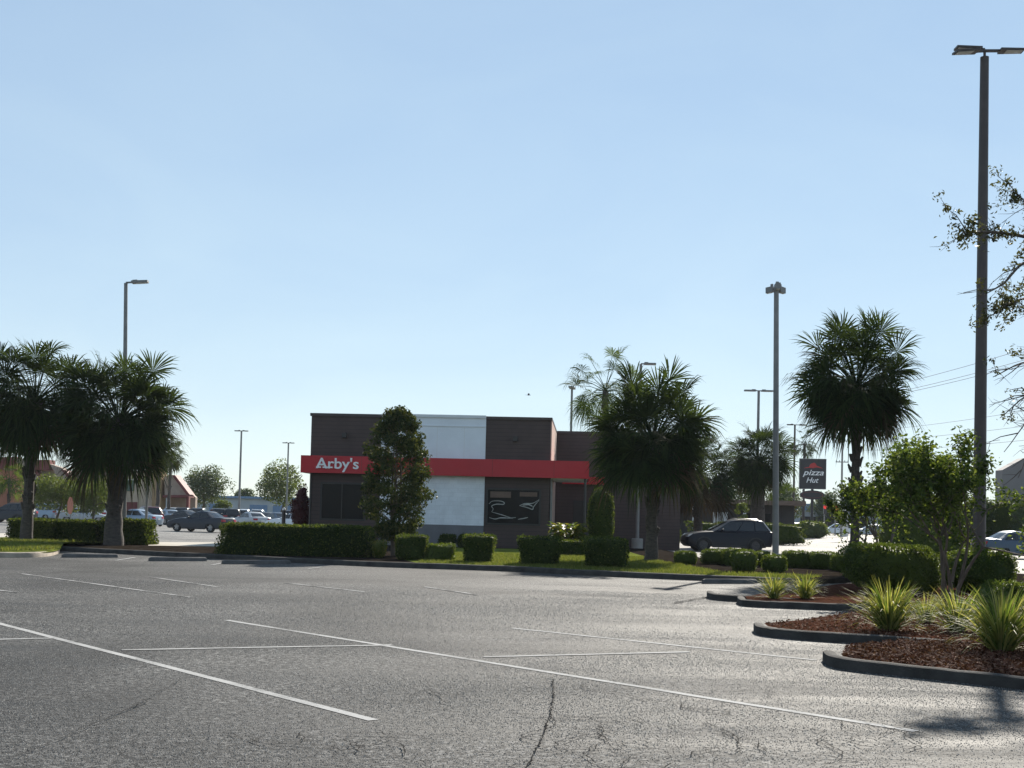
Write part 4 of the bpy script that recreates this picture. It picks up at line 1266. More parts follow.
hp = lamp_post(978.5, 31, 57, 'tallest dark bronze lamp post with two flat heads behind the small leafy tree', 'pole_bronze', .165, .105, [], 0.75)
Hh = far(984, 52, 31).z
mb = MB(); mb.tube([(0, 0, Hh - .25), (0, 0, Hh + .06)], [.035, .035], 8); mb.build('tenon', MAT['pole_bronze'], hp, 40)
for (az, arm, tl, L) in ((180, .05, 2, .62), (188, .12, -7, .62), (-4, .30, 0, .58)):
    head(hp, (0, 0, Hh + (.06 if tl > 0 else .03)), R(az), L, .34, .05, 'pole_bronze', R(tl), arm)
lamp_post(775.5, 44, 289, 'grey lamp post rising straight from the round bushes in front of the dark suv', 'pole_grey', .115, .085, [(-90, .03, 8), (150, .05, -8), (30, .05, -8)], 0.5, .26, .2, .2, base_r=.22, lean=-.8)
lamp_post(123.5, 48.6, 283, 'lamp post with one flat head on a short arm above the second palm', 'pole_grey', .10, .07, [(2, .18, 3)], 0.5, .62, .34, .09, base_r=.22, lean=-1.5)
lamp_post(238.5, 134, 431, 'thin twin headed lamp post over the parked cars, nearest left of the hedge gap', 'pole_grey', .13, .09, [(0, .05, 0), (180, .05, 0)], .6)
lamp_post(286, 154, 443, 'thinner twin headed lamp post beside the left corner of the restaurant', 'pole_grey', .13, .09, [(0, .05, 0), (180, .05, 0)], .6)
lamp_post(568.5, 81, 388, 'thin twin headed lamp post rising behind the restaurant roof', 'pole_grey', .10, .07, [(80, .02, 0), (-100, .02, 0)], .6)
lamp_post(637, 64.8, 364, 'lamp post with one head whose top peeks over the big palm by the restaurant', 'pole_grey', .10, .07, [(0, .1, 0)], .6)
lamp_post(756, 80, 391, 'twin headed lamp post whose wide heads show above the dark bushy palm', 'pole_grey', .11, .08, [(0, .12, 0), (180, .12, 0)], .6, .75)
lamp_post(793, 112, 425, 'bracket armed lamp post left of the small palms near the pizza sign', 'pole_bronze', .11, .08, [(0, .35, 0), (180, .1, 0)], .6, .55)
lamp_post(145.3, 52.0, 420, 'slim grey post whose top is lost in the crown of the second palm', 'pole_grey', .055, .05, [(0, .02, 0)], 0, .3, .2, .06)
lamp_post(121.2, 56.0, 440, 'slim sunlit white post close behind the thick palm trunk', 'pole_white', .06, .055, [(180, .02, 0)], 0, .3, .2, .06)

# utility poles, wires, tower
def util(u, Y, top_v, label, arms, mat='wood', r_=.16):
    p = foot(u, Y); H = far(u, top_v, Y).z
    root = empty('utility_pole', (p.x, p.y, 0), label, 'utility pole', 'utility poles along the street')
    pole_part(root, H, r_, r_ * .65, mat)
    for (v, L) in arms:
        z = far(u, v, Y).z
        a = MB(); a.box(-L / 2, L / 2, -.06, .06, z - .06, z + .06); a.build('crossarm', MAT[mat], root)
        g = MB()
        for x in (-L * .45, -L * .2, L * .2, L * .45): g.tube([(x, 0, z + .05), (x, 0, z + .25)], [.05, .04], 6)
        g.build('insulators', MAT['pole_grey'], root)
    return root, p, H
util(841, 165, 438, 'tall utility pole with cross arms seen right of the pizza sign', [(441, 1.9), (462, 1.7)], 'pole_concrete', .17)
up, upp, upH = util(857, 132, 388, 'utility pole hidden behind the trunk of the tallest palm, carrying the wires', [(394, 2.4), (404, 2.2)], 'wood', .18)
q2 = empty('utility_pole', (34, 42, 0), 'wooden utility pole out of frame at the right, carrying the wires', 'utility pole', 'utility poles along the street')
pole_part(q2, 14.2, .18, .12, 'wood')
a = MB(); a.box(-1.2, 1.2, -.06, .06, 13.3, 13.42); a.build('crossarm', MAT['wood'], q2)
WIRES = [(upH - .5, 13.9, 0), (upH - 1.1, 13.3, .5), (upH - 1.5, 12.6, -.4), (upH - 4.6, 9.4, 0), (upH - 5.6, 8.3, 0), (upH - 6.6, 7.4, .2)]
for i, (za, zb_, dx) in enumerate(WIRES):
    A = Vector((upp.x + dx, upp.y, za)); B = Vector((34 + dx, 42, zb_)); pts = []
    for k in range(17):
        t = k / 16; q = A.lerp(B, t); q.z -= 4 * .7 * t * (1 - t); pts.append(q)
    mb = MB(); mb.tube(pts, [.018 if i < 3 else .014] * 17, 5)
    nm = ['highest', 'second highest', 'third', 'fourth', 'fifth', 'lowest'][i]
    tag(mb.build('power_line', MAT['wire'], None), 'thin dark overhead wire crossing the sky at right, %s of the six' % nm, 'wire', 'overhead wires at the right')

# ------------------------------------------------------------------ pizza sign, traffic signals, stop sign
sg = foot(811.5, 140)
SG = empty('pole_sign', (sg.x, sg.y, 0), 'black pizza restaurant pole sign with red roof emblem and white script', 'sign', None, R(-6))
zt_, zb_ = far(811, 459.5, 140).z, far(811, 485.5, 140).z
hz_ = (zt_ - zb_); zc_ = (zt_ + zb_) / 2
pole_part(SG, zb_ + .1, .17, .15, 'sign_black')
cab = MB(); cab.box(-1.43, 1.43, -.25, .25, zb_ - .35, zt_ + .03); cab_o = cab.build('sign_cabinet', MAT['sign_black'], SG)
rm_ = MB()
for (x0, x1, z0, z1) in ((-1.47, 1.47, zt_ + .03, zt_ + .09), (-1.47, 1.47, zb_ - .41, zb_ - .35), (-1.47, -1.43, zb_ - .35, zt_ + .03), (1.43, 1.47, zb_ - .35, zt_ + .03)):
    rm_.box(x0, x1, -.28, .28, z0, z1)
rm_.build('cabinet_edge', MAT['pole_grey'], cab_o)
em = MB()
em.plate([(-1.05, zc_ + .45), (-.75, zc_ + .55), (-.42, zc_ + .62), (-.30, zc_ + .92), (-.12, zc_ + 1.02), (.12, zc_ + 1.10), (.30, zc_ + .98), (.42, zc_ + .76), (.70, zc_ + .66), (1.12, zc_ + .46), (.75, zc_ + .52), (.40, zc_ + .58), (.0, zc_ + .48), (-.45, zc_ + .52)], -.29, -.252)
em.build('roof_emblem', MAT['sign_red'], cab_o)
tx = MB()
add_text(tx, 'pizza', 2.3, (0.05, -.27, zc_ - .12), .80, .04, bold=.008, shear=.3)
add_text(tx, 'Hut', 1.35, (-.02, -.27, zc_ - .86), .58, .04, bold=.008, shear=.3)
tx.build('script_lettering', MAT['white_letter'], cab_o)
ov = MB(); zo = far(811, 494.5, 140).z
op = [(1.36 * math.cos(2 * math.pi * k / 28), zo - .05 + .52 * math.sin(2 * math.pi * k / 28)) for k in range(28)]
ov.plate(op[::-1], -.2, .2); ov_o = ov.build('oval_board', MAT['sign_black'], SG)
rb = MB()
inn = [(1.18 * math.cos(2 * math.pi * k / 28), zo - .05 + .36 * math.sin(2 * math.pi * k / 28)) for k in range(28)]
for k in range(28):
    j = (k + 1) % 28
    m1 = [(x * .94, zo - .05 + (z - zo + .05) * .86) for x, z in (inn[k], inn[j])]
    rb.plate([inn[j], inn[k], m1[0], m1[1]], -.215, -.201)
rb.build('oval_outline', MAT['maroon'], ov_o)
for uu, vv, lab in ((824.5, 508, 'left red traffic light glowing beneath the pizza sign'), (835.5, 509, 'right red traffic light glowing beneath the pizza sign')):
    p = foot(uu, 178); z = far(uu, vv, 178).z
    root = empty('traffic_signal', (p.x, p.y, 0), lab, 'traffic light', 'traffic lights at the far junction')
    mb = MB(); mb.tube([(0, .3, -.05), (0, .3, z + .6)], [.1, .08], 8); mb.build('post', MAT['pole_grey'], root, 40)
    h = MB(); h.box(-.2, .2, -.15, .2, z - .85, z + .4); ho = h.build('signal_head', MAT['sign_black'], root)
    l = MB(); l.tube([(0, -.15, z + .12), (0, -.2, z + .12)], [.26, .24], 14); l.build('red_lamp', MAT['signal'], ho)
p = foot(69.5, 84)
ss = empty('road_sign', (p.x, p.y, 0), 'small orange red sign seen nearly edge on above the hedge between the left palms', 'sign', None, R(-50))
zc_ = far(69.5, 505.5, 84).z
mb = MB(); mb.tube([(0, .03, -.05), (0, .03, zc_ + .4)], [.035, .035], 8); mb.build('post', MAT['pole_grey'], ss, 40)
mb = MB(); mb.plate([(.55 * math.cos(R(22.5 + 45 * k)), zc_ + .62 * math.sin(R(22.5 + 45 * k))) for k in range(8)][::-1], -.012, .0); mb.build('sign_plate', MAT['stop'], ss)
p = foot(283, 70)
bo = empty('bollard', (p.x, p.y, 0), 'black post with a pale cap standing behind the long hedge', 'bollard')
zt_ = far(283, 508, 70).z
mb = MB(); mb.tube([(0, 0, -.05), (0, 0, zt_ - .12)], [.11, .11], 12); mb.build('shaft', MAT['sign_black'], bo, 40)
mb = MB(); mb.tube([(0, 0, zt_ - .12), (0, 0, zt_ - .03), (0, 0, zt_ + .03)], [.10, .09, .03], 12); mb.build('cap', MAT['pole_white'], bo, 40)
p = foot(845, 170); z_ = far(845, 488, 170).z
wp = MB(); wp.tube([(0, 0, -.05), (0, 0, z_ * .9), (0, 0, z_)], [.42, .40, .30], 12)
wp = wp.build('concrete_pole', MAT['pole_white'], None, 40, (p.x, p.y, 0)); tag(wp, 'broad white pole just left of the tallest palm trunk', 'pole')

# bird crossing the sky
bq = far(528.5, 395, 70)
bd = empty('bird', bq, 'tiny dark bird flying above the restaurant roof', 'bird')
mb = MB()
prof = [(-.20, .004), (-.12, .018), (-.03, .040), (.06, .042), (.12, .028), (.15, .030), (.18, .018), (.22, .002)]
mb.tube([(x, 0, .01 * x) for x, _ in prof], [r_ for _, r_ in prof], 10)
mb.add([(-.2, .02, 0), (-.2, -.02, 0), (-.34, -.06, .0), (-.34, .06, .0), (-.2, .02, .008), (-.2, -.02, .008), (-.34, -.06, .006), (-.34, .06, .006)], [(0, 1, 2, 3), (4, 7, 6, 5), (0, 3, 7, 4), (1, 5, 6, 2), (2, 6, 7, 3)])
mb.build('body', MAT['bird'], bd, 60)
bd.scale = (.6, .6, .6)
for s_ in (-1, 1):
    mb = MB(); pts = [(.08, .02, .02), (.10, .22, .10), (.04, .42, .12), (-.06, .52, .10), (-.06, .36, .10), (-.07, .2, .07), (-.05, .02, .02)]
    vs = [(x, s_ * y, z) for x, y, z in pts] + [(x, s_ * y, z - .012) for x, y, z in pts]
    k = len(pts); fs = [tuple(range(k)), tuple(range(2 * k - 1, k - 1, -1))] + [(i, (i + 1) % k, k + (i + 1) % k, k + i) for i in range(k)]
    mb.add(vs, fs); mb.build('wing', MAT['bird'], bd)

# ------------------------------------------------------------------ buildings beyond
# pitched-roof diner at the left
YL = 150.0
def LX(u): return (u - 512) / 1250 * YL
def LZ(u, v): return far(u, v, YL).z
db_ = empty('diner_building', (0, YL, 0), 'cream and red roadside diner with steep sloping roofs behind the left palms', 'building')
def slab(pts, y0, y1, mat, name, parent=None):
    mb = MB(); poly = [(LX(u), LZ(u, v) if v is not None else -0.02) for u, v in pts]
    a_ = sum(poly[i][0] * poly[(i + 1) % len(poly)][1] - poly[(i + 1) % len(poly)][0] * poly[i][1] for i in range(len(poly)))
    mb.plate(poly if a_ > 0 else poly[::-1], y0, y1); return mb.build(name, MAT[mat], parent or db_)
slab([(-60, None), (-60, 469.2), (30, 469.2), (30, None)], 1.5, 5, 'stucco_orange', 'red_wall')
slab([(30.1, None), (30.1, 470), (118, 470), (118, None)], 1.6, 5, 'stucco_cream', 'cream_wall')
slab([(-60, 470), (-60, 456.5), (12, 456.5), (12, 469)], 1.2, 3, 'maroon', 'red_parapet')
slab([(12, 458), (22, 459), (62, 503), (48, 503)], 0.2, 1.4, 'roof_tan', 'sloping_roof')
slab([(22, 459), (26, 459), (66, 503), (62.3, 503)], 0.0, 1.45, 'maroon', 'roof_edge')
slab([(34, 470), (34, 460), (50, 460), (50, 470)], -0.4, 1.58, 'maroon', 'roof_turret')
slab([(50, 464), (62, 468), (84, 493), (68, 493)], -0.2, 1.4, 'roof_tan', 'sloping_roof')
slab([(62, 470), (66, 470), (88, 495), (84.3, 495)], -0.3, 1.45, 'maroon', 'roof_edge')
slab([(72, 455), (118, 455), (118, 489), (88, 489)], 0.6, 1.55, 'roof_brown', 'shingle_roof')
slab([(118.2, None), (118.2, 472), (152, 472), (152, None)], 1.0, 3, 'stucco_cream', 'cream_wall')
wn = slab([(122, 491), (122, 480), (132, 480), (132, 491)], 0.90, 1.1, 'green_glass', 'window')
slab([(121, 480), (121, 479), (133, 479), (133, 480)], 0.85, 1.1, 'white_frame', 'frame', wn)
slab([(123, None), (123, 502), (136, 502), (136, None)], 0.85, 1.1, 'maroon', 'doorway')
slab([(152.1, None), (152.1, 468), (161, 468), (161, None)], 0.3, 2.5, 'stucco_tan', 'tan_pier')
slab([(161.1, None), (161.1, 474), (165, 474), (190, 497), (190, None)], 3.0, 3.9, 'roof_tan', 'gable_wall')
slab([(163, 476), (171, 476), (187, 495), (164, 495)], 0.6, 2.6, 'roof_tan', 'sloping_roof')
slab([(171.2, 475), (174.5, 475), (190, 494.5), (186.8, 494.5)], 0.2, 2.7, 'maroon', 'roof_edge')
slab([(163, 495), (189, 495), (189, 497.5), (163, 497.5)], 0.2, 2.7, 'maroon', 'roof_beam')
slab([(186.5, 497.6), (189, 497.6), (189, None), (186.5, None)], 0.3, 1.0, 'maroon', 'porch_post')
# long pale shed with blue doors far behind the cars
p = foot(265, 200)
sh = empty('shed_building', (p.x, p.y, 0), 'long pale shed with blue doors behind the far parked cars', 'building')
zt_ = far(265, 499, 200).z
part('wall', 'warehouse', sh, [(-16, 9, 0, 12, 0, zt_)])
part('roof', 'blue_steel', sh, [(-16.3, 9.3, -.4, 12.3, zt_, zt_ + .35)])
for x in (-9, -2.5, 1.2, 5.0): part('door', 'blue_steel', sh, [(x, x + 2.8, -.08, .05, 0, zt_ * .72)])
# low white house behind the suv
p = foot(700, 100)
hs = empty('roadside_house', (p.x, p.y, 0), 'low shaded house with white columns behind the dark suv', 'building')
part('wall', 'dark_wall', hs, [(-6, 7.5, 0, 9, 0, 3.0)])  # white house wall coloured dark; the palms' shade is put into the colour
part('roof', 'roof_brown', hs, [(-6.6, 8.1, -1.4, 9.5, 3.0, 3.35)])
for x in (-3.5, -.8, 3.2): part('column', 'white_frame', hs, [(x, x + .22, -1.2, -.98, 0, 3.0)])
part('door', 'white_frame', hs, [(1.0, 2.15, -.06, .02, 0, 2.35)])
part('window', 'dark_glass', hs, [(3.6, 5.6, -.06, .02, 1.0, 2.3)])
# grey gabled building at the right edge
YR = 84.0
p = foot(1003, YR)
gb = empty('grey_building', (p.x, p.y, 0), 'plain grey building with a sloping roofline at the right edge behind trees', 'building')
za, zb_ = far(1003, 470, YR).z, far(1024, 458, YR).z
mb = MB(); mb.plate([(-.1, 3.2), (10, 3.2), (10, zb_), (1.35, zb_), (-.1, za)], 0, 1.2); mb.build('upper_wall', MAT['grey_wall'], gb)
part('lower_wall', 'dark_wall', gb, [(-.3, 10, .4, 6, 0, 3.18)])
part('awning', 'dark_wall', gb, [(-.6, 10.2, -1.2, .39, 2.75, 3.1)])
part('window', 'dark_glass', gb, [(2.0, 4.6, .34, .42, .6, 2.3)])
# blue-grey commercial block beyond the traffic lights
p = foot(848, 235)
cb_ = empty('store_building', (p.x, p.y, 0), 'low pale blue store far beyond the traffic lights', 'building')
part('wall', 'warehouse', cb_, [(-12, 22, 0, 15, 0, 4.2)]); part('fascia', 'blue_steel', cb_, [(-12.2, 22.2, -.6, 15.2, 4.2, 5.4)])
part('shop_window', 'dark_glass', cb_, [(-9, 4, -.06, .03, .5, 3.0)])

# ------------------------------------------------------------------ palms
palm('sabal_palm', 'palm nearest the left edge with rough bark, rising before the hedge end', 'fan palms', foot(26, 47.3, .1), 5.35, 2.35, .20, 124, 11, boots=1.5, lean=.03)
palm('sabal_palm', 'big bushy palm with a thick trunk in front of the left hedge', 'fan palms', foot(113, 47.0, .1), 4.6, 2.6, .30, 165, 12, boots=.8, lean=.01, e_lo=-42)
palm('sabal_palm', 'big shaggy palm with open top standing on the lawn right of the restaurant canopy', 'fan palms', foot(651, 44.0, .1), 4.15, 2.32, .195, 145, 13, boots=1.2, e_lo=-34, ddead=.06, tall=.25)
palm('sabal_palm', 'shaggy palm with yellowing fronds half hidden behind the big lawn palm', 'fan palms', foot(697, 74, 0), 4.3, 2.7, .26, 90, 14, boots=1.0, e_lo=-50, ddead=.5)
palm('sabal_palm', 'dark bushy palm directly above the rear of the dark suv', 'fan palms', foot(757, 78, 0), 5.3, 2.3, .46, 125, 15, boots=.6, e_lo=-50)
palm('sabal_palm', 'tallest palm with drooping skirts right of the pizza sign', 'fan palms', foot(854, 38.0, .0), 5.7, 1.86, .135, 155, 16, boots=.5, e_lo=-52, droop=.26, ddead=.12, tall=.46)
palm('washingtonia_palm', 'slender palm with bright airy fronds rising behind the restaurant roof', 'fan palms', foot(602, 74, 0), 9.2, 2.7, .17, 34, 17, mat='palm_bright', boots=.4, e_lo=-40, sparse=.8, pet=.6, droop=.5)
palm('cabbage_palm', 'small far palm whose head shows just above the pizza sign', 'small palms by the pizza sign', foot(803, 150, 0), 11.2, 2.1, .15, 26, 18, boots=.4, e_lo=-50, blades=20, pet=.6)
palm('cabbage_palm', 'yellowish ragged palm between the dark palm and the pizza sign', 'small palms by the pizza sign', foot(782, 104, 0), 3.6, 1.5, .16, 34, 19, mat='palm_bright', boots=.4, ddead=.5, blades=20)
palm('cabbage_palm', 'small palm leaning at the far left before the red wall', 'small palms by the diner', foot(8, 118, 0), 3.9, 1.9, .14, 26, 20, mat='palm_bright', boots=.3, blades=20, e_lo=-55)
palm('cabbage_palm', 'thin far palm trunk standing before the cream wall, left of its pair', 'small palms by the diner', foot(157, 132, 0), 6.7, 1.9, .2, 34, 21, boots=.2, blades=18)
palm('cabbage_palm', 'thin far palm trunk standing before the red gable, right of its pair', 'small palms by the diner', foot(168, 130, 0), 6.9, 1.8, .17, 34, 22, boots=.2, blades=18, lean=.02)

# ------------------------------------------------------------------ clipped hedges and bushes
def bush(name, label, group, u, Y, wpx, v0, z0, dpt, k, mat='hedge', n=2500, leaf=.07, taper=1.0, seed=0, cat='bush', rough=.05, stray=.0):
    p = foot(u, Y)
    H = far(u, v0, Y).z - z0
    W_ = wpx / 1250 * Y
    o = shell(name, MAT[mat], None, (p.x, p.y, z0), (W_, dpt, H), k, n, leaf, taper, seed, .9, rough, 0, stray)
    return tag(o, label, cat, group)
HG = 'boxy hedges along the kerb'
bush('hedge', 'boxy hedge section at far left, behind the nearest palm trunk', HG, 36, 49.0, 50, 519.5, .1, 1.3, 14, 'hedge', 5200, .085, 1, 31, 'hedge', .03)
bush('hedge', 'boxy hedge section between the two left palm trunks, in deep shade', HG, 81, 49.0, 42, 520.5, .1, 1.3, 14, 'hedge', 4600, .085, 1, 32, 'hedge', .03)
bush('hedge', 'looser leafy hedge section just right of the thick palm trunk', HG, 127, 48.8, 50, 519.5, .1, 1.25, 11, 'hedge', 5000, .10, 1, 33, 'hedge', .05, .06)
bush('hedge', 'longest boxy hedge, in front of the left end of the restaurant', HG, 295, 41.0, 153, 525.0, .1, 1.3, 26, 'hedge', 15000, .08, 1, 34, 'hedge', .025)
CG = 'clipped bushes in front of the restaurant'
bush('clipped_bush', 'square clipped bush at the foot of the glossy leaved tree', CG, 412, 39.6, 33, 534.5, .11, 1.1, 9, 'hedge', 2200, .07, .85, 41)
bush('clipped_bush', 'low pale leafy bush right of the square bush by the glossy leaved tree', CG, 441, 39.4, 29, 543.5, .11, .9, 8, 'hedge_lit', 1700, .07, .95, 42, rough=.07)
bush('clipped_bush', 'small clipped bush under the white wall and dark window edge', CG, 478.5, 38.5, 33, 535.5, .11, 1.0, 9, 'hedge', 2200, .07, .82, 43)
bush('clipped_bush', 'wide clipped bush under the right end of the dark window', CG, 538.5, 37.9, 43, 537.5, .11, 1.15, 9, 'hedge', 2900, .07, .84, 44)
bush('clipped_bush', 'wide clipped bush in front of the egg shaped topiary', CG, 604.5, 37.1, 46, 538.0, .11, 1.25, 9, 'hedge', 3200, .07, .86, 45)
bush('topiary', 'egg shaped clipped shrub standing beside the restaurant entrance', None, 600, 52.5, 29, 487, .12, 1.25, 2.3, 'hedge', 3600, .075, .85, 46, 'topiary', .03, .04)
bush('low_hedge', 'low dark hedge between the yellow green shrub and the wide bush', None, 572, 48, 30, 540, .12, 1.0, 8, 'hedge', 1500, .07, .95, 47, 'hedge')
bush('foundation_shrub', 'dark shrub against the grey base of the white wall, left one', 'dark shrubs at the foot of the white wall', 448, 55.6, 20, 533, .12, .9, 3, 'hedge', 1200, .08, .9, 48, rough=.08)
bush('foundation_shrub', 'dark shrub against the grey base of the white wall, nearer the window', 'dark shrubs at the foot of the white wall', 466, 55.4, 19, 534.5, .12, .9, 3, 'hedge', 1200, .08, .9, 49, rough=.08)
bush('ground_shrub', 'small yellow leafed shrub between the long hedge and the glossy leaved tree', None, 379, 40.5, 13, 541, .11, .6, 3.5, 'croton', 700, .07, .9, 50, rough=.1)
bush('red_leaf_shrub', 'tall dark red leaved shrub at the left corner of the restaurant', None, 299, 62, 18, 489, .0, .9, 2.6, 'red_leaf', 1500, .12, .75, 51, 'shrub', .12, .1)
BG = 'row of round bushes in front of the dark suv'
RB_ = [(685.5, 42.0, 21, 551, 'leftmost ball shaped bush of the row, apart from the others', 0), (715, 42.5, 28, 549, 'rounded bush second from the left, touching its neighbour', 1),
       (735, 41.5, 24, 549.5, 'taller bush third from the left, below the front door of the suv', 1), (743, 36.6, 24, 551, 'front bush fourth in the row, below the rear wheel of the suv', 2), (763, 42.5, 20, 552.5, 'low bush just left of the grey lamp post base', 1),
       (774, 37.0, 21, 555, 'low ball bush hiding the foot of the grey lamp post', 2), (797, 41.0, 27, 550.5, 'rounded bush directly right of the grey lamp post', 1), (824, 40.5, 30, 551, 'broad rounded bush left of the tallest palm trunk', 1), (844, 39.0, 24, 555, 'last bush of the row, beside the big dark shrub', 2)]
for i, (u, Y, wp_, v, lab, _) in enumerate(RB_):
    bush('round_bush', lab, BG, u, Y, wp_ * 1.06, v, .11, 1.0, 3.6, 'hedge_lit', 1800, .065, .92, 60 + i, rough=.05)
bush('large_shrub', 'large rounded dark shrub left of the small leafy tree stems', None, 893, 27.5, 96, 543, .13, 1.9, 2.8, 'hedge_lit', 11000, .062, 1, 71, 'shrub', .07)
bush('large_shrub', 'rounded dark shrub right of the small leafy tree stems', None, 978, 28.5, 66, 548, .13, 1.5, 2.8, 'hedge_lit', 7000, .062, 1, 72, 'shrub', .07)
bush('leafy_shrub', 'low bright leafy shrub at the right edge behind the strap leaved clumps', None, 1012, 20.8, 66, 580, .13, 1.0, 2.4, 'hedge_lit', 4200, .055, 1, 73, 'shrub', .1, .06)
bush('sign_shrub', 'wide shrub around the foot of the pizza sign pole', None, 811, 138, 36, 522, 0, 2.6, 2.6, 'tree_light', 2200, .22, .9, 74, 'shrub', .12, .2)
bush('street_shrub', 'dark low hedge in shade left of the suv bonnet', 'hedges across the drive', 668, 78, 24, 526, 0, 1.2, 7, 'hedge', 1500, .1, 1, 75, 'hedge')
bush('street_shrub', 'dark low hedge behind the suv, before the shaded house', 'hedges across the drive', 745, 90, 120, 523, 0, 1.4, 7, 'hedge', 5000, .12, 1, 76, 'hedge', .08)

bush('street_shrub', 'tall dark shrub mass behind the small leafy tree, left of the tallest lamp post', 'hedges across the drive', 920, 58, 84, 500, 0, 2.0, 5, 'hedge', 5000, .1, 1, 77, 'shrub', .12, .3)
bush('street_shrub', 'tall dark shrub mass under the grey building at the right edge', 'hedges across the drive', 995, 80, 90, 500, 0, 1.6, 5, 'hedge', 4200, .12, 1, 78, 'shrub', .12, .3)
# leafy plant with big pale leaves by the entrance
def bigleaf(name, label, base, n, H, W_, seed, mat):
    rng = np.random.default_rng(seed); mb = MB()
    for i in range(n):
        az = rng.uniform(0, 6.283); t = rng.uniform(.1, 1); o = Vector((math.cos(az), math.sin(az), 0))
        p = o * W_ * .5 * t ** .6 * .7 + Vector((0, 0, H * rng.uniform(.25, .95)))
        d = (o + Vector((0, 0, rng.uniform(-.2, .9)))).normalized(); s_ = Vector((-o.y, o.x, 0)); L = rng.uniform(.22, .4); wd = L * .3
        mid = p + d * L * .5; tip = p + d * L + Vector((0, 0, -.08))
        mb.add([p, mid + s_ * wd, tip, mid - s_ * wd], [(0, 1, 2), (0, 2, 3)])
    for i in range(8):
        az = rng.uniform(0, 6.283); o = Vector((math.cos(az), math.sin(az), 0))
        mb.tube([o * .04 + Vector((0, 0, -.04)), o * W_ * .2 + Vector((0, 0, H * .5)), o * W_ * .34 + Vector((0, 0, H * .9))], [.02, .015, .008], 5)
    o_ = mb.build(name, MAT[mat], None); o_.location = base; return o_
tag(bigleaf('broad_leaf_shrub', '', foot(567, 50.5, .12), 420, 1.25, 1.7, 5, 'croton'), 'bright yellow green leafy shrub beside the restaurant entrance', 'shrub')

# strap-leaved clumps in the mulch
FG = 'strap leaved clumps in the mulch beds'
tuft('flax_clump', 'largest strap leaved clump, at the middle kerb under the big dark shrub', FG, at(889, 629, .13), .5, .70, 460, 81)
tuft('flax_clump', 'strap leaved clump in front of the small leafy tree stems', FG, at(957, 630, .13), .45, .62, 340, 82)
tuft('flax_clump', 'nearest strap leaved clump at the right edge, on the red mulch', FG, at(1001, 650, .13), .5, .78, 430, 83)
tuft('flax_clump', 'small strap leaved clump on the farthest kerbed bed, left of its twin', FG, at(774, 597.5, .13), .35, .52, 240, 84)
tuft('flax_clump', 'small strap leaved clump on the farthest kerbed bed, right of its twin', FG, at(805, 597.5, .13), .35, .50, 240, 85)
tuft('flax_clump', 'sparse young strap leaved clump half hidden at the right photo edge', FG, at(1040, 640, .13), .4, .6, 160, 86)

tuft('flax_clump', 'small strap leaved clump between the two biggest clumps, behind the red mulch', FG, at(926, 622, .12), .35, .48, 220, 87)
# ------------------------------------------------------------------ trees
# conical glossy tree in front of the restaurant
def magnolia():
    rng = np.random.default_rng(90); p = foot(394, 43.0, .11); H = far(396, 408, 43).z - .11
    root = empty('magnolia_tree', p, 'conical glossy leaved tree in front of the red band and lettering', 'tree')
    tb = MB()
    for k in range(3):
        az = k * 2.1 + .4; o = Vector((math.cos(az), math.sin(az), 0))
        tb.tube([o * .06 + Vector((0, 0, -.08)), o * .10 + Vector((0, 0, .7)), o * .2 + Vector((0, 0, 1.8)), o * .12 + Vector((0, 0, H * .8))], [.075, .06, .045, .015], 8)
    for i in range(60):
        z = rng.uniform(.9, H * .9); az = rng.uniform(0, 6.283); L = 1.2 * (1 - (z / H) ** 1.6) + .2
        o = Vector((math.cos(az), math.sin(az), .55)); tb.tube([Vector((0, 0, z)), Vector((0, 0, z)) + o * L * .5, Vector((0, 0, z)) + o * L], [.022, .014, .006], 5)
    tb.build('trunk', MAT['bark'], root, 50)
    cb = MB(); cs = []; rs = []
    for i in range(340):
        t = rng.uniform(.0, 1.0) ** .95
        z = H * (.12 + .86 * t)
        pr = np.interp(t, [0, .12, .30, .5, .75, .88, .96, 1], [.5, .9, 1.30, 1.26, 1.02, .84, .50, .1])
        az = rng.uniform(0, 6.283); rr = pr * 0.9 * rng.uniform(.1, 1.0) ** .5
        cs.append((rr * math.cos(az), rr * math.sin(az), z)); rs.append(rng.uniform(.16, .30))
    clump_crown(cb, cs, rs, 40, .14, rng, .9, .45)
    cb.build('crown', MAT['magnolia'], root)
magnolia()
# small multi-stemmed leafy tree in the right bed
def myrtle(name, label, base, H, W_, stems, seed, nleaf, leaf, mat='myrtle', bark='bark_pale', group=None, r0=.05):
    rng = np.random.default_rng(seed); root = empty(name, base, label, 'tree', group)
    tb = MB(); ends = []
    for k in range(stems):
        az = 6.283 * k / stems + rng.uniform(-.3, .3); o = Vector((math.cos(az), math.sin(az), 0))
        branchy(tb, o * .10 - Vector((0, 0, .08)), o * .20 + Vector((0, 0, 1)), H * .34, r0, 3, rng, ends, .62, .32, 7)
    E = np.array([tuple(e) for e in ends])
    # keep within the natural outline
    tb.build('trunk', MAT[bark], root, 50)
    cb = MB()
    pick = rng.integers(0, len(E), nleaf)
    sp = rng.normal(0, 1, (nleaf, 3)); sp /= np.linalg.norm(sp, axis=1)[:, None]
    P = E[pick] + sp * (rng.uniform(0, 1, nleaf) ** .6 * .17 * H / 3.4)[:, None]
    low = rng.random(nleaf) < .08; P[low, 2] -= rng.uniform(.1, .9, low.sum()) * H / 3.4; P[:, 2] = np.maximum(P[:, 2], .25)
    leaves_at(cb, P, sp + np.array([0, 0, .4]), leaf, rng, .55)
    cb.build('crown', MAT[mat], root)
    return root, E
mt, E_ = myrtle('crape_myrtle', 'small multi stemmed leafy tree in the mulch bed before the tallest lamp post', at(949, 598, .13), 3.75, 3.0, 7, 92, 12500, .088, bark='bark', r0=.036)
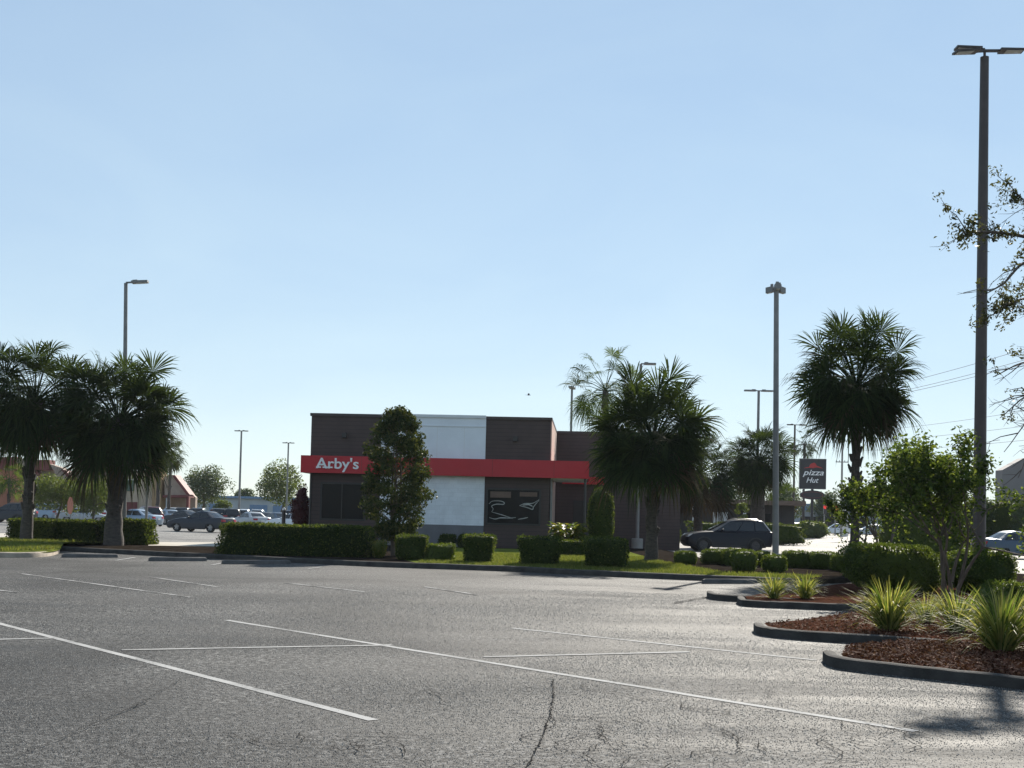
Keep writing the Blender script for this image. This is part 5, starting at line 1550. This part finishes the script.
mt.scale = (1.15, 1.1, 1.0); mt.rotation_euler = (0, R(7), 0)
myrtle('crape_myrtle', 'smaller dark stemmed leafy tree behind, left of the main one', foot(880, 36, .0), 3.6, 2.4, 4, 93, 7500, .09, bark='bark')
# live oak mostly outside the frame, its twigs reaching in
def oak():
    rng = np.random.default_rng(95); base = Vector((11.4, 21.5, .0))
    root = empty('oak_tree', base, 'sparse oak at the right edge reaching bare twigs and leaf sprays across the lamp post', 'tree')
    tb = MB(); tb.tube([(0, 0, -.1), (.1, 0, 1.2), (.0, .1, 2.6), (-.1, .1, 4.2)], [.26, .2, .17, .13], 12)
    cb = MB(); L_ = []
    def limb(pts, r_, sub, leafy):
        P = smooth_line([(p[0], p[2]) for p in pts], 5)
        ys = np.interp(np.linspace(0, 1, len(P)), np.linspace(0, 1, len(pts)), [p[1] for p in pts])
        Q = [Vector((p.x, y, p.y)) for p, y in zip(P, ys)]
        tb.tube(Q, list(np.linspace(r_, .006, len(Q))), 6, cap=False)
        for i in range(sub):
            t = rng.uniform(.25, .98); k = int(t * (len(Q) - 1)); a = Q[k]
            d = ((Q[min(k + 1, len(Q) - 1)] - Q[k - 1]).normalized() + Vector(rng.normal(0, .5, 3)) + Vector((-.2, 0, .05))).normalized()
            L = rng.uniform(.3, .9) * (1.1 - .5 * t)
            b = a + d * L * .5 + Vector(rng.normal(0, .04, 3)); c = b + (d + Vector((0, 0, -.3))) * L * .5
            tb.tube([a, b, c], [.010, .007, .003], 4, cap=False)
            for q in range(3):
                s_ = a.lerp(c, rng.uniform(.3, 1)); d2 = (d + Vector(rng.normal(0, .6, 3))).normalized()
                e_ = s_ + d2 * rng.uniform(.12, .35); tb.tube([s_, s_.lerp(e_, .5) + Vector(rng.normal(0, .015, 3)), e_], [.005, .004, .002], 3, cap=False)
                if rng.random() < leafy * .7: L_.append((e_, .09)); L_.append((s_, .07))
            if rng.random() < leafy: L_.append((c, .12)); L_.append((b, .10))
    def W(u, v, Y): q = far(u, v, Y) - base; return (q.x, q.y, q.z)
    top = (-.1, .1, 4.2)
    limb([top, W(1080, 255, 21), W(1030, 238, 20.6), W(990, 232, 20.2), W(962, 233, 19.8)], .06, 16, .75)
    limb([top, W(1070, 290, 21), W(1030, 262, 20.4), W(1004, 283, 20.2), W(984, 295, 20)], .05, 10, .35)
    limb([W(1080, 255, 21), W(1050, 215, 21), W(1030, 205, 21), W(1012, 190, 21)], .04, 8, .8)
    limb([top, W(1075, 330, 21), W(1035, 300, 21), W(1008, 305, 20.6), W(996, 318, 20.4)], .045, 12, .8)
    limb([(0, .1, 3.2), W(1070, 380, 21), W(1030, 362, 20.5), W(993, 377, 20.2)], .035, 8, .05)
    limb([(0, .1, 3.0), W(1075, 400, 21), W(1035, 392, 20.5), W(1000, 418, 20.2)], .035, 9, .05)
    limb([(0, .1, 2.8), W(1080, 430, 21), W(1040, 412, 20.5), W(1004, 452, 20.2)], .03, 9, .03)
    limb([(0, .1, 2.6), W(1085, 470, 21), W(1040, 440, 20.5), W(1018, 478, 20.2)], .03, 7, .03)
    for k in range(9):       # the rest of the crown, outside the picture
        az = rng.uniform(-.9, .9); d = Vector((math.cos(az), math.sin(az), rng.uniform(.0, .5)))
        a = Vector(top); b = a + d * 1.2; c = b + d * 1.4 + Vector((0, 0, .3))
        limb([tuple(a), tuple(b), tuple(a.lerp(c, .8)), tuple(c)], .05, 14, .9)
    tb.build('trunk', MAT['bark'], root, 50)
    P = np.array([tuple(p) for p, _ in L_]); S = np.array([s for _, s in L_])
    k = np.repeat(np.arange(len(P)), 14); sp = rng.normal(0, 1, (len(k), 3))
    leaves_at(cb, P[k] + sp * S[k][:, None] * .55, sp + np.array([0, 0, .4]), .07, rng, .45)
    cb.build('crown', MAT['oak'], root)
oak()
# trees between and behind the buildings
TG = 'background trees'
def bgtree(u, Y, v_top, wpx, label, mat='tree_far', seed=0, nclump=26, per=150, leaf=None, lo=.22, shape=.6, name='leafy_tree'):
    H = far(u, v_top, Y).z; W_ = wpx / 1250 * Y
    return tree(name, label, TG, foot(u, Y, -.02), H, W_, H * .03, mat, seed, leaf or max(.16, Y * .0019), per, nclump, crown_lo=lo, shape=shape)
bgtree(205, 175, 463, 66, 'wide grey green tree right of the diner gable', 'tree_far', 101, 34)
bgtree(279, 178, 457, 62, 'tall fresh green tree behind the thinner twin lamp by the restaurant', 'tree_light', 102, 34)
bgtree(243, 215, 487, 40, 'low hazy tree between the two bigger trees at the lot end', 'tree_far', 103)
bgtree(222, 138, 497, 26, 'small yellow green tree in the lot near the moving sedan', 'tree_light', 104, 12, 90)
bgtree(55, 100, 472, 78, 'leafy round tree behind the hedge between the two left palms', 'tree_light', 105, 30, 260)
bgtree(92, 98, 474, 60, 'leafy low tree touching the thick palm trunk on its left', 'tree_light', 106, 26, 260)
bgtree(455, 105, 411, 44, 'tree whose leafy top just peeks over the white parapet', 'tree_far', 107, 24)
bgtree(180, 160, 485, 26, 'dark tree directly behind the diner gable', 'tree_far', 108, 16)
bgtree(690, 125, 462, 60, 'dark tree behind the yellowing palm', 'tree_far', 109)
bgtree(735, 130, 470, 60, 'dark tree behind the bushy palm above the suv', 'tree_far', 110)
bgtree(742, 92, 500, 24, 'small sunlit green tree just behind the suv roof', 'tree_light', 111, 14, 100)
bgtree(783, 215, 482, 52, 'hazy tree left of the pizza sign pole', 'tree_far', 112)
bgtree(826, 230, 490, 44, 'hazy tree right under the pizza sign', 'tree_far', 113)
bgtree(872, 225, 484, 60, 'hazy tree behind the small dark leafy tree', 'tree_far', 114)
bgtree(915, 180, 474, 80, 'broad tree behind the large dark shrub', 'tree_far', 115, 30)
bgtree(972, 80, 490, 64, 'dark tree before the grey building, left of its wall', 'tree_far', 116, 30, lo=.1)
bgtree(1022, 78, 496, 44, 'dark tree under the grey wall at the right edge', 'tree_far', 117, 22, lo=.1)
bgtree(630, 140, 470, 60, 'tree hidden behind the restaurant wing and lawn palm', 'tree_far', 118)
bgtree(-30, 190, 462, 90, 'tree at the left edge behind the red walled diner', 'tree_far', 119)
bgtree(1075, 140, 440, 90, 'tree beyond the right edge behind the grey building', 'tree_far', 120)

# ------------------------------------------------------------------ thin morning haze
hm = bpy.data.materials.new('haze'); hm.use_nodes = True
hn = hm.node_tree; hn.nodes.remove(hn.nodes['Principled BSDF'])
pv = hn.nodes.new('ShaderNodeVolumePrincipled')
pv.inputs['Color'].default_value = (0.86, 0.92, 1.0, 1); pv.inputs['Density'].default_value = 0.00014; pv.inputs['Anisotropy'].default_value = 0.0
hn.links.new(pv.outputs[0], hn.nodes['Material Output'].inputs['Volume'])
mb = MB(); mb.box(-3100, 3100, -500, 6100, -1.06, 18)
tag(mb.build('haze', hm), kind='stuff')
